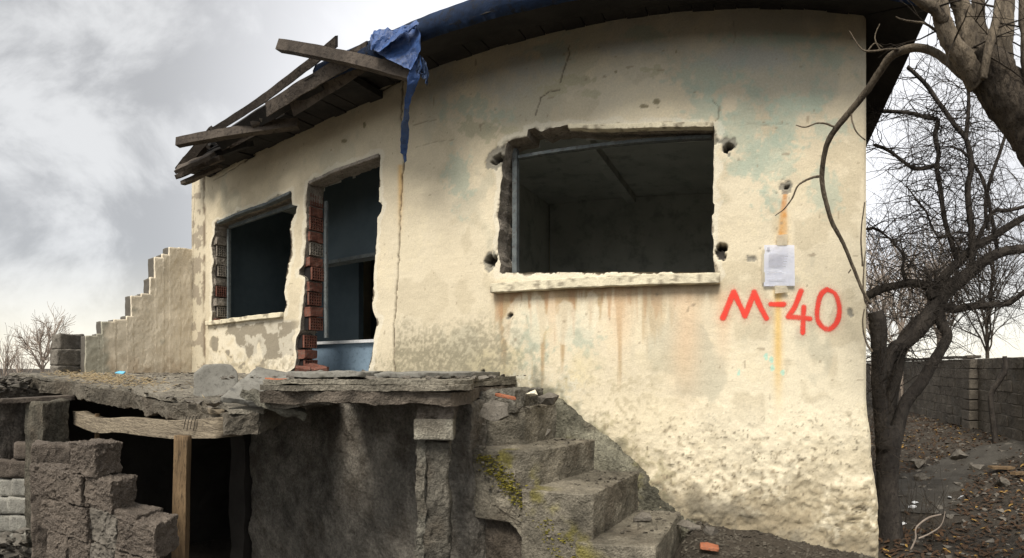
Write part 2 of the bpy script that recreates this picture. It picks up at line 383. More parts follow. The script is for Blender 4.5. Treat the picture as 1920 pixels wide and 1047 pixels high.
# relief
baseline = -.19 + .02 * f2
low = sm(-Z, -baseline - .02, -baseline + .30) * sm(X, -3.2, -2.2)
deep = sm(-Z, .2, 1.15)
D = .004 * f2 + .0015 * f4
D += low * (.012 + .035 * deep + (.003 + .018 * deep) * (.30 - np.abs(f3) * 1.6) + .050 * deep * f2 + (.002 + .008 * deep) * f4 + (.001 + .002 * deep) * f5)
co[:, 1] -= D
rc = sm(X, XR - .25, XR)
co[:, 0] += rc * low * (.015 + .065 * deep + .03 * f2 * deep + .01 * f3)
co[:, 1] += sm(X, XR - .035, XR) ** 2 * .03
col = np.empty((len(X), 3)); col[:] = (.565, .49, .355)
def over(mask, c, k=1.): 
    global col
    mk = np.clip(mask * k, 0, 1)[:, None]; col = col * (1 - mk) + np.array(c) * mk
def blob(px, py, rx, ry, nz=.6, soft=.35, n=None):
    d = np.hypot((PX - px) / rx, (PY - py) / ry); n = f3 if n is None else n
    return sm(1 - d + nz * n, 0, soft)
over(sm(f1, -.1, .5), (.64, .57, .43), .8)
over(sm(PX, 1000, 1500) * sm(PY, 350, 720), (.71, .64, .485), .7)  # lower right lightened smoothly, its brighter light put into the colour
over(sm(f2 + .5 * f3, .12, .3), (.47, .405, .285), .6)
over(sm(-f2 + .4 * f4, .2, .32), (.64, .56, .40), .5)
over(sm(fbm(P3 * np.array([2.2, 1, 1.4]) + 5, 77, 5), .18, .3), (.43, .40, .305), .62)
over(sm(PY + 60 * f2, 330, 60) * sm(f2 + .4 * f4, -.5, .4), (.43, .41, .35), .55)  # grey weathering under the eaves, with some eave shade put into the colour
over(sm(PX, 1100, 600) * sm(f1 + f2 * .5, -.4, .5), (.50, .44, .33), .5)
# coloured ghosts of older paint
for px, py, rx, ry in [(1450, 300, 50, 60), (1400, 250, 50, 90), (1540, 360, 30, 40), (1320, 210, 40, 40), (1435, 78, 85, 14), (1560, 110, 55, 26), (1475, 215, 30, 60), (1548, 245, 42, 30), (1500, 190, 60, 14), (1035, 98, 34, 20), (1480, 70, 90, 10), (1330, 140, 60, 40), (1210, 65, 50, 12), (900, 210, 60, 25), (1530, 180, 40, 22), (860, 330, 26, 50), (1000, 640, 40, 50), (1090, 640, 34, 40)]:
    over(blob(px, py, rx * 1.2, ry * 1.2, 1.2, .6, f4 * .7 + f3 * .8 + f5 * .3), (.36, .41, .33), .62)
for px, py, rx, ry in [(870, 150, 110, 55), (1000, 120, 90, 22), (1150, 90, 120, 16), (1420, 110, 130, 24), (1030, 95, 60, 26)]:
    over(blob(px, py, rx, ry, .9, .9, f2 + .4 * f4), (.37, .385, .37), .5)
for px, py, rx, ry in [(1075, 152, 38, 10), (1050, 168, 36, 13), (1110, 175, 22, 9), (890, 240, 38, 22), (1230, 130, 13, 16), (1215, 130, 20, 6), (955, 245, 16, 9)]:
    over(blob(px, py, rx, ry, 1.0, .12, f4 * .6 + f3), (.42, .385, .27), .8)
for px, py, rx, ry in [(1208, 199, 11, 5), (1231, 190, 8, 6), (1155, 135, 3, 3), (1268, 97, 3, 3), (950, 268, 10, 4), (683, 235, 3, 6), (645, 265, 6, 4)]:
    over(blob(px, py, rx, ry, .4, .2, f4), (.20, .17, .10), .85)
# streaks below the sill
st = fbm(np.stack([PX * .055, PY * .004, PX * 0], 1), 91, 4); st2 = fbm(np.stack([PX * .12, PY * .006, PX * 0], 1), 92, 3)
zone = sm(PX, 915, 945) * sm(PX, 1360, 1100) * sm(PY, 530, 537)
over(zone * sm(st - (PY - 535) / 300., -.18, .06), (.38, .27, .15), .85)
over(zone * sm(st2 - (PY - 535) / 190., -.04, .10), (.36, .19, .09), .7)
over(sm(PX, 915, 935) * sm(PX, 1360, 1345) * sm(PY, 528, 532) * sm(PY, 575 + 40 * st2, 540), (.33, .25, .16), .55)
for px, w_, y1 in ((1285, 28, 800), (1355, 16, 730), (1160, 24, 720), (1035, 12, 690)):
    over(np.exp(-((PX - px + 8 * f2) / w_) ** 2) * sm(PY, 533, 560) * sm(PY, y1, y1 - 160), (.62, .43, .27), .55)
over(sm(PX, 800, 960) * sm(PX, 1340, 1020) * sm(PY, 560, 640) * sm(PY, 790, 690) * sm(f2, -.2, .4), (.55, .46, .22), .5)
for px in (965, 1010, 1060, 1105):
    over(blob(px, 600, 22, 50, .8, .2, f3), (.66, .60, .46), .6)
# mould above the porch
mo = sm(PX, 735, 745) * sm(PX, 1060, 900) * sm(PY, 560 + 90 * f2, 675) + sm(PX, 600, 650) * sm(PX, 746, 740) * sm(PY, 620, 705) * .7
over(mo * sm(f5 * .8 + f4 * .8 + .5 * f3 * .8 + mo * .5 - .15, -.15, .6), (.165, .15, .108), .85); over(mo ** 2 * .8, (.27, .24, .165), .7)
over(sm(PX, 960, 1000) * sm(PX, 1400, 1100) * sm(PY, 640, 730 ) * sm(f4 + .3 * f5, .05, .3), (.33, .28, .18), .5)
over(sm(PX, 820, 900) * sm(PX, 1120, 1060) * sm(PY, 685, 720) * sm(f5 + f4, .1, .3), (.72, .68, .56), .6)
# rust
wob = 3 * f2
cxr = np.where(PY < 460, 1474 - (PY - 350) * .08, 1459.) + wob
over(np.exp(-((PX - cxr + 2 * f3) / (4.5 + sm(PY, 360, 440) * 3)) ** 4) * sm(PY, 352, 362) * sm(PY, 475, 455) * (.75 + .5 * f4), (.47, .17, .012), .95)
over(np.exp(-((PX - cxr) / 11) ** 2) * sm(PY, 380, 420) * sm(PY, 475, 455), (.60, .40, .16), .4)
over(np.exp(-((PX - cxr) / 8.) ** 2) * sm(PY, 535, 545) * sm(PY, 800, 640), (.66, .43, .13), .8)
over(np.exp(-((PX - 751 - wob) / 5) ** 2) * sm(PY, 306, 312) * sm(PY, 470, 330), (.60, .36, .12), .7)
for px, py in ((1448, 690), (1436, 668), (1467, 700), (1447, 675), (1385, 700)): over(blob(px, py, 4, 7, .8, .2, f4), (.30, .60, .50), .7)
# bare render where the paint has flaked off
pe = sm(PX, 385, 400) * sm(PX, 575, 545) * sm(PY, 596, 606)
fl = fbm(P3 * np.array([5, 1, 6.5]) + 3, 66, 5)
over(pe * sm(fl + .9 * sm(PX, 420, 510) * sm(PX, 560, 540) * sm(PY, 700, 610) - .15 - .25 * sm(PY, 650, 690), .0, .05), (.235, .205, .155), .95)
over(pe * sm(fl, -.5, -.1) * sm(-fl + .15, 0, .05), (.66, .61, .50), .5)
over(pe * sm(PY, 655, 690) * sm(f4, .0, .2), (.30, .26, .19), .7)
pil = sm(PX, 387, 383)
over(pil, (.50, .44, .33), .6); over(pil * sm(f3 + .3 * f4, .05, .15), (.25, .21, .16), .8)
over(np.exp(-((PX - 383 - 2 * f3) / 2.5) ** 2) * sm(f3, -.4, .0), (.16, .12, .08), .9)
# foot of the wall: dirt, damp and the smear that follows the steps
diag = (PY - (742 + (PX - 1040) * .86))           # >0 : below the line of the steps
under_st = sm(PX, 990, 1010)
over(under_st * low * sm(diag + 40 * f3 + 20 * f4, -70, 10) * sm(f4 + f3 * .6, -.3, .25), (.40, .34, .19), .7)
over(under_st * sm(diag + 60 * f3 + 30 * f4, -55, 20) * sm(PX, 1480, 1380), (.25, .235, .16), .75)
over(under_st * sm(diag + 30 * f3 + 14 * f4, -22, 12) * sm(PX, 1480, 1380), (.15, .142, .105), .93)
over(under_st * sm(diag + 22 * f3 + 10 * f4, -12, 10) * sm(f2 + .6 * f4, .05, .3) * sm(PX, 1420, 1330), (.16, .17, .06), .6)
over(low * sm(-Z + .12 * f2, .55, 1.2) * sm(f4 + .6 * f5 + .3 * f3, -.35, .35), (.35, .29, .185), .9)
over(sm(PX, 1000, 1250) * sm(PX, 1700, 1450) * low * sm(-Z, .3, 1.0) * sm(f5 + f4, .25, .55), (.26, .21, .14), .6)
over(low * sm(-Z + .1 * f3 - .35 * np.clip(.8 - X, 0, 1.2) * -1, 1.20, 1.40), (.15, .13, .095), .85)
f6 = fbm(P3 * 24 + 3, 61, 3); f7 = fbm(P3 * 11 + 7, 62, 4)
dp = sm(-Z, .25, 1.1)
over(low * dp * sm(f7 + f4 * .6 + dp * .2, .0, .6), (.36, .305, .21), .6)
over(low * sm(f6 + .3 * f4, .48, .58), (.26, .21, .14), .6 )
over(low * sm(-D + (.012 + .035 * deep), .002, .018) * dp, (.28, .23, .15), .7)  # hollows of the relief coloured darker brown
over(low * sm(f5 + .3 * f4, .52, .64), (.12, .10, .07), .7)
f8 = fbm(np.stack([X + .8 * Z, X * 0, Z * 1.9 - .3 * X], 1) * 4.5, 93, 5)
over(low * sm(.020 - np.abs(f8), 0, .016) * sm(f2 + f3 * .6, .0, .25) * sm(-Z, .3, .6), (.17, .14, .095), .75); co[:, 1] += low * sm(.020 - np.abs(f8), 0, .016) * sm(f2 + f3 * .6, .0, .25) * .012
over(low * sm(f2 + .3 * f3, -.1, .6) * sm(-Z, .7, .2) , (.74, .69, .56), .5)
over(sm(vnoise(P3 * 22, 8), .9, .93) * (1 - low), (.25, .2, .14), .6)
# broken edges round the openings
ed_ = sm(.002 + .060 * f3 + .02 * f4 - dh, 0, .004); over(ed_, (.27, .235, .185), .85); co[:, 1] += .012 * ed_
over(sm(.055 + .06 * f3 - dh, 0, .006) * (1 - ed_), (.66, .62, .52), .45)
# cracks
def crack(pts, wd, dep=.012, k=.95, seed=0):
    r = random.Random(seed); q = []
    for (a, b), (c, d) in zip(pts, pts[1:]):
        n = max(2, int(math.hypot(c - a, d - b) / 9))
        for j in range(n):
            t = j / n; q.append((a + (c - a) * t + r.uniform(-1.3, 1.3), b + (d - b) * t + r.uniform(-1.3, 1.3)))
    q.append(pts[-1]); q = [WP(*p) for p in q]
    x0 = min(p[0] for p in q) - .1; x1 = max(p[0] for p in q) + .1; z0 = min(p[1] for p in q) - .1; z1 = max(p[1] for p in q) + .1
    s = np.where((X > x0) & (X < x1) & (Z > z0) & (Z < z1))[0]
    d, _, _ = nearpoly(X[s], Z[s], q, False); d = d + .004 * f4[s]
    mk = sm(wd - d, -.003, .004)[:, None]; col[s] = col[s] * (1 - mk * k) + np.array((.10, .08, .055)) * mk * k
    co[s, 1] += mk[:, 0] * dep
crack([(756, 130), (752, 220), (757, 300), (754, 330), (750, 400), (748, 470), (742, 560), (738, 620), (739, 700)], .007, .02, .9, 1)
crack([(1066, 84), (1067, 100), (1060, 120), (1053, 145), (1050, 155)], .005, .01, .85, 2)
crack([(1050, 168), (1030, 172), (1014, 184), (1008, 200), (1004, 215)], .005, .01, .85, 3)
crack([(365, 350), (362, 450), (360, 560), (358, 690)], .006, .01, .6, 4)
crack([(400, 338), (430, 321), (455, 305), (478, 290)], .005, .01, .7, 5); crack([(458, 302), (477, 291)], .013, .03, .95, 6)
crack([(560, 250), (575, 240), (583, 232)], .006, .01, .6, 7); crack([(664, 190), (685, 178), (697, 168)], .010, .02, .8, 8); crack([(712, 172), (740, 157), (752, 148)], .008, .015, .8, 9)
crack([(1342, 226), (1346, 222), (1348, 200), (1335, 186)], .004, .008, .6, 10)
crack([(1376, 80), (1378, 60), (1376, 40)], .003, .006, .4, 11)
crack([(775, 235), (800, 228), (818, 224)], .004, .006, .5, 12); crack([(780, 276), (810, 268), (850, 262)], .004, .006, .4, 13)
crack([(1480, 232), (1440, 234), (1400, 233)], .003, .006, .4, 14)
# bracket holes with grey mortar rings
def hole(px, py, r, ring, dep=.10, ex=1., seed=0):
    hx, hz = WP(px, py)
    d = np.hypot((X - hx) / ex, Z - hz); s = np.where(d < ring * 2 + .05)[0]; ds = d[s]; n = .6 * r * f4[s] + .5 * r * f3[s] + .012 * f4[s]
    mk = sm(ring + n * 1.6 + .035 * f3[s] - ds, 0, .006)[:, None]; col[s] = col[s] * (1 - mk * .9) + np.array((.215, .20, .165)) * mk * .9
    co[s, 1] += .008 * mk[:, 0]
    mk = sm(r + n - ds, 0, .010); co[s, 1] += dep * mk
    mk = mk[:, None]; col[s] = col[s] * (1 - mk) + np.array((.05, .045, .04)) * mk  # depth of the hole painted near-black, shade put into the colour
hole(932, 298, .035, .075, ex=1.3); hole(922, 488, .042, .060, ex=1.1); hole(1364, 279, .034, .060, ex=1.1)
hole(1353, 470, .060, .035, .05, ex=.75); hole(1352, 462, .022, .03, .14, ex=1.6)
hole(1473, 350, .020, .058, .07); hole(957, 590, .026, .036, .03); hole(1596, 588, .008, .018, .02)
hole(1413, 484, .010, .035, .02, 1.6); hole(1424, 466, .006, .012, .02); hole(1426, 508, .008, .014, .02); hole(906, 698, .03, .04, .02)
hole(704, 163, .05, .055, .12, 1.0); hole(748, 150, .02, .03, .03)
hole(300, 500, .01, .01)
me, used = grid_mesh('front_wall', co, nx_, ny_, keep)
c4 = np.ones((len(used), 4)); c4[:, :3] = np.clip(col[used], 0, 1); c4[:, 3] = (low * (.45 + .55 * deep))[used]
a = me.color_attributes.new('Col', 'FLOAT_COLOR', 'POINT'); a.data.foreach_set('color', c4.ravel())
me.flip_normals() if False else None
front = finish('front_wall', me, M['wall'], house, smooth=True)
props(front, label='long cream plastered front wall with stains, cracks and a rough bulging foot')
TW = .24
def flatcol(c, seed=0, dark=None):
    def f(P):
        n = fbm(P * 4, seed, 4)[:, None]; return np.array(c) * (1 + .45 * n)
    return f
def reveal(hole_, name, sel=None):
    bm = bmesh.new(); n = len(hole_); A = []
    for x, z in hole_: A.append([bm.verts.new((x, 3.999 + TW * k / 6, z)) for k in range(7)])
    for i in range(n):
        j = (i + 1) % n
        for k in range(6): bm.faces.new((A[i][k], A[j][k], A[j][k + 1], A[i][k + 1]))
    P = np.array([v.co[:] for v in bm.verts]); d = fbm(P * 14, 5, 4) * .014
    for v, dd in zip(bm.verts, d):
        if v.co.y > 4.03: v.co.x += dd; v.co.z += dd * .7
    return bmobj(name, bm, M['jamb'], front)
reveal(holes[0], 'window_reveal'); reveal(holes[1], 'door_reveal'); reveal(holes[2], 'window_reveal')
# inner face of the front wall and the other outer walls
xs2 = np.arange(XL, XR, .04); zs2 = np.arange(-.14, 2.6, .04); GX, GZ = np.meshgrid(xs2, zs2)
cc = np.stack([GX.ravel(), GX.ravel() * 0 + 4 + TW, GZ.ravel()], 1)
kp = np.ones((len(xs2) - 1) * (len(zs2) - 1), bool); ax_ = (GX[:-1, :-1] + .02).ravel(); az_ = (GZ[:-1, :-1] + .02).ravel()
for h in holes: kp &= ~inpoly(ax_, az_, h)
me, _ = grid_mesh('inner_wall_face', cc, len(xs2), len(zs2), kp); finish('inner_wall_face', me, M['indoor'], house)
wallcol = flatcol((.50, .43, .29), 3)
bm = bmesh.new(); bx(bm, .56, .795, 4.03, 9.2, -1.8, 2.6); rough(bm, .12, .01, 4, 1); bmobj('side_wall', bm, M['wall'], house, colf=wallcol)
bm = bmesh.new(); bx(bm, -6.47, -6.23, 4.03, 9.2, -.2, 2.6); rough(bm, .12, .01, 4, 2); bmobj('side_wall', bm, M['wall'], house, colf=wallcol)
bm = bmesh.new(); bx(bm, -6.46, .79, 9.21, 9.45, -1.8, 2.6); rough(bm, .2, .01, 4, 3); bmobj('back_wall', bm, M['wall'], house, colf=wallcol)
bm = bmesh.new(); bx(bm, -6.2, .55, 4.0 + TW + .01, 9.2, -.2, -.06); bmobj('floor_slab', bm, M['indoor'], house)
bm = bmesh.new(); bx(bm, -6.22, .55, 4.0 + TW + .01, 9.2, 2.31, 2.45); bmobj('ceiling_slab', bm, M['indoor'], house)
bm = bmesh.new(); bx(bm, -3.02, -2.88, 4 + TW + .01, 7.3, -.05, 2.305); bmobj('partition_wall', bm, M['indoor'], house)
bm = bmesh.new(); bx(bm, -2.87, .55, 7.3, 7.44, -.05, 2.305); bmobj('partition_wall', bm, M['indoor'], house)
bm = bmesh.new(); bx(bm, -1.74, -1.62, 4.27, 7.29, 2.22, 2.308); bmobj('ceiling_beam', bm, M['indoor'], house)
# entrance lobby: blue half wall with a white ledge and a head beam
bm = bmesh.new(); bx(bm, -5.0, -3.03, 4.75, 4.87, -.05, .28); bmobj('half_wall', bm, M['blue'], house)
bm = bmesh.new(); bx(bm, -5.0, -3.03, 4.70, 4.90, .282, .315); bmobj('ledge', bm, M['white'], house)
bm = bmesh.new(); bx(bm, -5.0, -3.03, 4.75, 4.87, 1.28, 2.30); bmobj('head_wall', bm, M['bluedim'], house)
bm = bmesh.new(); bx(bm, -5.0, -3.03, 4.72, 4.90, 1.235, 1.275); bmobj('head_rail', bm, M['frame'], house)
bm = bmesh.new(); bx(bm, -6.225, -6.19, 4.26, 5.58, -.05, 2.305); bmobj('wall_lining', bm, M['bluedim'], house)
bm = bmesh.new(); bx(bm, -6.2, -3.03, 7.42, 7.55, -.05, 2.305); bmobj('partition_wall', bm, M['bluedim'], house)
bm = bmesh.new(); bx(bm, -6.18, -4.9, 5.6, 5.7, -.05, 2.305); bmobj('partition_wall', bm, M['bluedim'], house)
# sills
def sillcol(P):
    n = fbm(P * 7, 8, 4)[:, None]; c = np.array((.60, .54, .40)) * (1 + .3 * n); s = sm(fbm(P * 22, 9, 3), .1, .3)[:, None]
    return c * (1 - .7 * s) + np.array((.18, .15, .11)) * .7 * s
bm = bmesh.new(); bx(bm, -2.055, -.268, 3.925, 4.22, .600, .675); rough(bm, .03, .005, 9, 4, bev=.004, small=.003); o = bmobj('window_sill', bm, M['wall'], front, True, sillcol)
bm = bmesh.new(); x0, z0 = WP(390, 607); x1, z1 = WP(532, 590); bx(bm, x0, x1, 3.95, 4.22, (z0 + z1) / 2 - .03, (z0 + z1) / 2 + .025); rough(bm, .04, .008, 9, 6, bev=.005); bmobj('window_sill', bm, M['wall'], front, True, sillcol)
# rough plaster lip hanging over the big window and lintels
def lip(pts, y0, y1, dz, name, m, seed):
    bm = bmesh.new(); q = [WP(*p) for p in pts]
    for (xa, za), (xb, zb) in zip(q, q[1:]):
        c = [(xa, y0, za), (xb, y0, zb), (xb, y0, zb + dz), (xa, y0, za + dz), (xa, y1, za), (xb, y1, zb), (xb, y1, zb + dz), (xa, y1, za + dz)]
        v = [bm.verts.new(p) for p in c]
        for f in ((0, 1, 2, 3), (5, 4, 7, 6), (0, 4, 5, 1), (3, 2, 6, 7), (0, 3, 7, 4), (1, 5, 6, 2)): bm.faces.new([v[k] for k in f])
    bmesh.ops.remove_doubles(bm, verts=bm.verts[:], dist=.001)
    rough(bm, .03, .007, 14, seed); return bmobj(name, bm, m, front, True, sillcol if m is M['wall'] else None)
lip([(1066, 241), (1100, 243), (1150, 243), (1210, 241), (1270, 240), (1338, 239)], 3.985, 4.05, .035, 'plaster_lip', M['wall'], 3)
lip([(580, 346), (620, 327), (660, 312), (711, 295)], 3.99, 4.07, .03, 'lintel_edge', M['jamb'], 4)
lip([(408, 420), (450, 402), (500, 385), (545, 364)], 3.985, 4.06, .03, 'lintel_edge', M['frame'], 5)
# steel frames left in the openings
def bars(name, lst, m=None):
    bm = bmesh.new()
    for b in lst: bx(bm, *b)
    rough(bm, .15, .004, 5, 8); bmobj(name, bm, m or M['frame'], front)
bars('window_frame', [(-1.95, -1.91, 4.12, 4.17, .68, 1.80), (-1.90, -.34, 4.12, 4.17, 1.715, 1.74)])
bars('window_frame', [(-5.88, -5.85, 4.15, 4.19, .30, 1.80), (-5.84, -4.5, 4.15, 4.19, 1.80, 1.84)])
bars('door_frame', [(-4.175, -4.14, 4.21, 4.238, .32, 1.78)])
# hollow clay bricks in the jambs
def brick_jamb(xf, z0, z1, name, seed, y0=4.0, dep=.19, mix=.75):
    r = random.Random(seed); z = z0; k = 0
    par = None
    while z < z1:
        h = .105 if k % 2 else .135
        bm = bmesh.new(); xo = r.uniform(-.03, .008); y = y0 + .03
        if k % 2 == 0:     # the holed end of a brick
            y += r.uniform(0, .03); bx(bm, xf - .10, xf - .012 + xo, y, y + dep, z, z + h); nf0 = len(bm.faces)
            nb = 5; nh = 4
            for a in range(nb + 1):
                yy = y + (dep - .012) * a / nb; bx(bm, xf - .02 + xo, xf + .012 + xo, yy, yy + .012, z + .002, z + h - .002)
            for a in range(nh + 1):
                zz = z + (h - .012) * a / nh; bx(bm, xf - .021 + xo, xf + .010 + xo, y + .001, y + dep - .001, zz, zz + .011)
            ob = bmobj('hollow_brick', bm, [M['brick'] if r.random() < mix + .1 else M['jamb'], M['brickdark']], front)
            for f_ in list(ob.data.polygons)[:nf0]: f_.material_index = 1
        else:
            bx(bm, xf - .09, xf + .014 + xo, y, y + dep, z, z + h - .012); rough(bm, .03, .012, 16, seed + k); ob = bmobj('solid_brick', bm, M['brick'] if r.random() < mix else M['jamb'], front)
        z += h + .012; k += 1
brick_jamb(-4.205, .40, 1.80, 'a', 3); brick_jamb(-4.31, -.05, .28, 'b', 5)
brick_jamb(-5.955, .40, 1.62, 'c', 4, mix=.12)
# broken brick heap in the doorway corner
for k, (x, y, z, s, rz) in enumerate([(-4.17, 4.10, -.02, .16, 20), (-4.05, 4.02, -.04, .13, -30), (-4.22, 3.93, -.03, .12, 50)]):
    bm = bmesh.new(); box(bm, (x, y, z), (s * 1.3, s, s * .6), (10 * k, 8, rz)); rough(bm, .03, .02, 12, k)
    o = bmobj('broken_brick', bm, M['brick'])
    props(o, ['red broken brick leaning on the bottom of the door jamb', 'orange red brick lump just inside the doorway threshold', 'small red brick piece outside the doorway corner'][k], 'brick')
# pipe stub high in the wall
bm = bmesh.new(); a = WP(704, 160); tube(bm, [(a[0], 4.1, a[1]), (a[0], 4.03, a[1]), (a[0] + .01, 3.93, a[1] - .01)], [.048, .048, .048], 16, False); bmesh.ops.solidify(bm, geom=bm.faces[:], thickness=.006)
bmobj('pipe_stub', bm, M['pipe'], front)

# lettering
def strokes(lines, wpx, name):
    segs = [[WP(*p) for p in spline(l, 6)] if len(l) > 2 and l[0][0] != -1 else [WP(*p) for p in l] for l in lines]
    allp = [p for s in segs for p in s]; x0 = min(p[0] for p in allp) - .08; x1 = max(p[0] for p in allp) + .08; z0 = min(p[1] for p in allp) - .08; z1 = max(p[1] for p in allp) + .08
    xs = np.arange(x0, x1, .006); zs = np.arange(z0, z1, .006); A, B = np.meshgrid(xs, zs); x, z = A.ravel(), B.ravel(); d = np.full(x.shape, 9.)
    for s in segs: d = np.minimum(d, nearpoly(x, z, s, False)[0])
    wv = wpx / F * 4; wv = wv * (1 + .22 * fbm(np.stack([x, x * 0, z], 1) * 9, 3, 2)); a = sm(d, wv * 1.35, wv * .35); a = np.maximum(a, .16 * sm(d, wv * 3.0, wv * .8)); a = a * (.90 + .25 * fbm(np.stack([x, x * 0, z], 1) * 14, 4, 3)); a = a.reshape(A.shape)
    kp = (np.maximum.reduce([a[:-1, :-1], a[1:, :-1], a[:-1, 1:], a[1:, 1:]]) > .003).ravel()
    p3 = np.stack([x, x * 0, z], 1); yy = 4 - .004 * fbm(p3 * 3.1, 21, 5) - .0015 * fbm(p3 * 30, 41, 4) - .003
    me, u = grid_mesh(name, np.stack([x, yy, z], 1), len(xs), len(zs), kp)
    c = np.ones((len(u), 4)); c[:, :3] = a.ravel()[u][:, None]; at = me.color_attributes.new('Col', 'FLOAT_COLOR', 'POINT'); at.data.foreach_set('color', c.ravel())
    return finish(name, me, M['spray'], front, True)
o = strokes([[(1356, 596), (1376, 548)], [(1376, 548), (1397, 593)], [(1397, 593), (1414, 548)], [(1414, 548), (1424, 572), (1437, 597)]], 6.2, 'painted_letter'); o['label'] = 'red sprayed capital M'
o = strokes([[(1445, 571), (1469, 571)]], 5.6, 'painted_letter'); o['label'] = 'red sprayed dash'
o = strokes([[(1502, 546), (1490, 576), (1478, 594)], [(1478, 594), (1519, 598)], [(1507, 576), (1505, 624)]], 5.6, 'painted_letter'); o['label'] = 'red sprayed figure 4'
o = strokes([[(1550, 543), (1538, 555), (1532, 585), (1536, 606), (1552, 618), (1568, 606), (1574, 580), (1566, 552), (1550, 543)]], 5.6, 'painted_letter'); o['label'] = 'red sprayed figure 0'

# notice on the wall
def onwall(px, py, y=3.99): x, z = WP(px, py); return Vector((x, y, z))
nb_ = onwall(1460, 538); note = empty('paper_notice', (nb_.x, 3.985, nb_.z), 'white paper notice in a clear sleeve taped above the red lettering', 'notice')
def sheet(name, pts, y, m, parent, nx=14, ny=18, amp=.004, seed=0, thick=.0015):
    q = [WP(*p) for p in pts]; bm = bmesh.new(); V = []
    for j in range(ny + 1):
        for i in range(nx + 1):
            u, v = i / nx, j / ny
            x = (q[0][0] * (1 - u) + q[1][0] * u) * (1 - v) + (q[3][0] * (1 - u) + q[2][0] * u) * v
            z = (q[0][1] * (1 - u) + q[1][1] * u) * (1 - v) + (q[3][1] * (1 - u) + q[2][1] * u) * v
            V.append((x, y, z))
    P = np.array(V); P[:, 1] -= amp * (1 + fbm(P * 14, seed, 3)) 
    vs_ = [bm.verts.new(p) for p in P]
    for j in range(ny):
        for i in range(nx): a = j * (nx + 1) + i; bm.faces.new((vs_[a], vs_[a + 1], vs_[a + nx + 2], vs_[a + nx + 1]))
    if thick: bmesh.ops.solidify(bm, geom=bm.faces[:], thickness=thick)
    return bmobj(name, bm, m, parent, False)
sheet('page', [(1433, 461), (1489, 461), (1490, 537), (1432, 538)], 3.982, M['paper'], note, amp=.005, seed=4)
for k in range(13):
    y = 478 + k * 2.3 if k < 11 else 512 + (k - 11) * 14
    sheet('print', [(1441, y), (1478 - (k * 7 % 13), y), (1478 - (k * 7 % 13), y + .8), (1441, y + .8)], 3.9735, M['ink'], note, 4, 1, .005, 4, 0)
sheet('print', [(1438, 466), (1443, 466), (1443, 471), (1438, 471)], 3.973, M['ink'], note, 2, 2, .005, 4, 0)
sheet('tape', [(1455, 443), (1478, 441), (1475, 462), (1457, 462)], 3.978, M['tape'], note, 6, 6, .006, 6)
sheet('tape', [(1452, 537), (1474, 537), (1479, 549), (1453, 552)], 3.978, M['tape'], note, 6, 6, .006, 7)
sheet('tape', [(1428, 470), (1434, 470), (1434, 530), (1429, 532)], 3.98, M['tape'], note, 3, 8, .003, 8)

# ------------------------------------------------------------------ stepped porch wall at the house corner
def SP(px, py, Xp=-6.50):
    t = math.tan((px - 1420) / F); Y = Xp / t; r = math.hypot(Xp, Y); return (Y, (HZ - py) / F * r)
bm = bmesh.new(); r_ = random.Random(41)
for k, (pa, pb, py) in enumerate([(353, 336, 464), (338, 318, 462), (321, 305, 474), (307, 291, 486), (293, 282, 522), (285, 266, 553), (268, 247, 556), (250, 238, 592), (240, 214, 601), (217, 192, 603), (195, 183, 628), (186, 161, 631)]):
    ya = 4.03 if k == 0 else SP(pa, py)[0]; yb = SP(pb, py)[0]; zt = SP((pa + pb) / 2, py)[1] + r_.uniform(-.03, .03)
    bx(bm, -6.70 + .002 * (k % 3), -6.50 + .0015 * (k % 2) - .0015 * (k % 3 == 2), yb - .004, ya + .006, -.25 + .002 * k, zt)
def stepcol(P):
    n = fbm(P * 2.5, 12, 5)[:, None]; n2 = fbm(P * 9, 13, 4)[:, None]
    c = np.array((.68, .60, .47)) * (1 + .2 * n + .10 * n2)
    dirt = (sm(P[:, 2], .35, -.1) * sm(n2[:, 0], -.3, .3))[:, None] * .6; c = c * (1 - dirt) + np.array((.27, .18, .10)) * dirt
    grey = (sm(n[:, 0] + sm(P[:, 1], 3.0, 2.5) * .9, .25, .5))[:, None] * .75; c = c * (1 - grey) + np.array((.25, .25, .20)) * grey
    end = sm(P[:, 0], -6.52, -6.54)[:, None]; c = c * (1 - end) + np.array((.10, .09, .075)) * end
    return c
rough(bm, .03, .018, 5, 14, small=.004)
o = bmobj('stub_wall', bm, M['wall'], None, True, stepcol); props(o, 'broken stepped plaster wall stub descending from the house corner onto the porch', 'wall')
# stacked blocks beside it
for k, (x, y, w_, z0, z1, rz, lb) in enumerate([(-6.93, 2.36, .40, .24, .44, 4, 'dark concrete block, topmost of the three stacked on the porch'), (-6.80, 2.30, .40, .03, .235, -3, 'chipped concrete block, middle one of the stack of three'), (-6.80, 2.30, .42, -.13, .025, 5, 'dark rubble-like concrete block at the bottom of the stack of three')]):
    bm = bmesh.new(); box(bm, (x, y, (z0 + z1) / 2), (.2, w_, z1 - z0), (0, 0, rz + 14)); rough(bm, .03, .014, 8, 40 + k, bev=.012, small=.006)
    o = bmobj('concrete_block', bm, M['stone'], None, True); props(o, lb, 'block', 'loose blocks stacked on the porch')

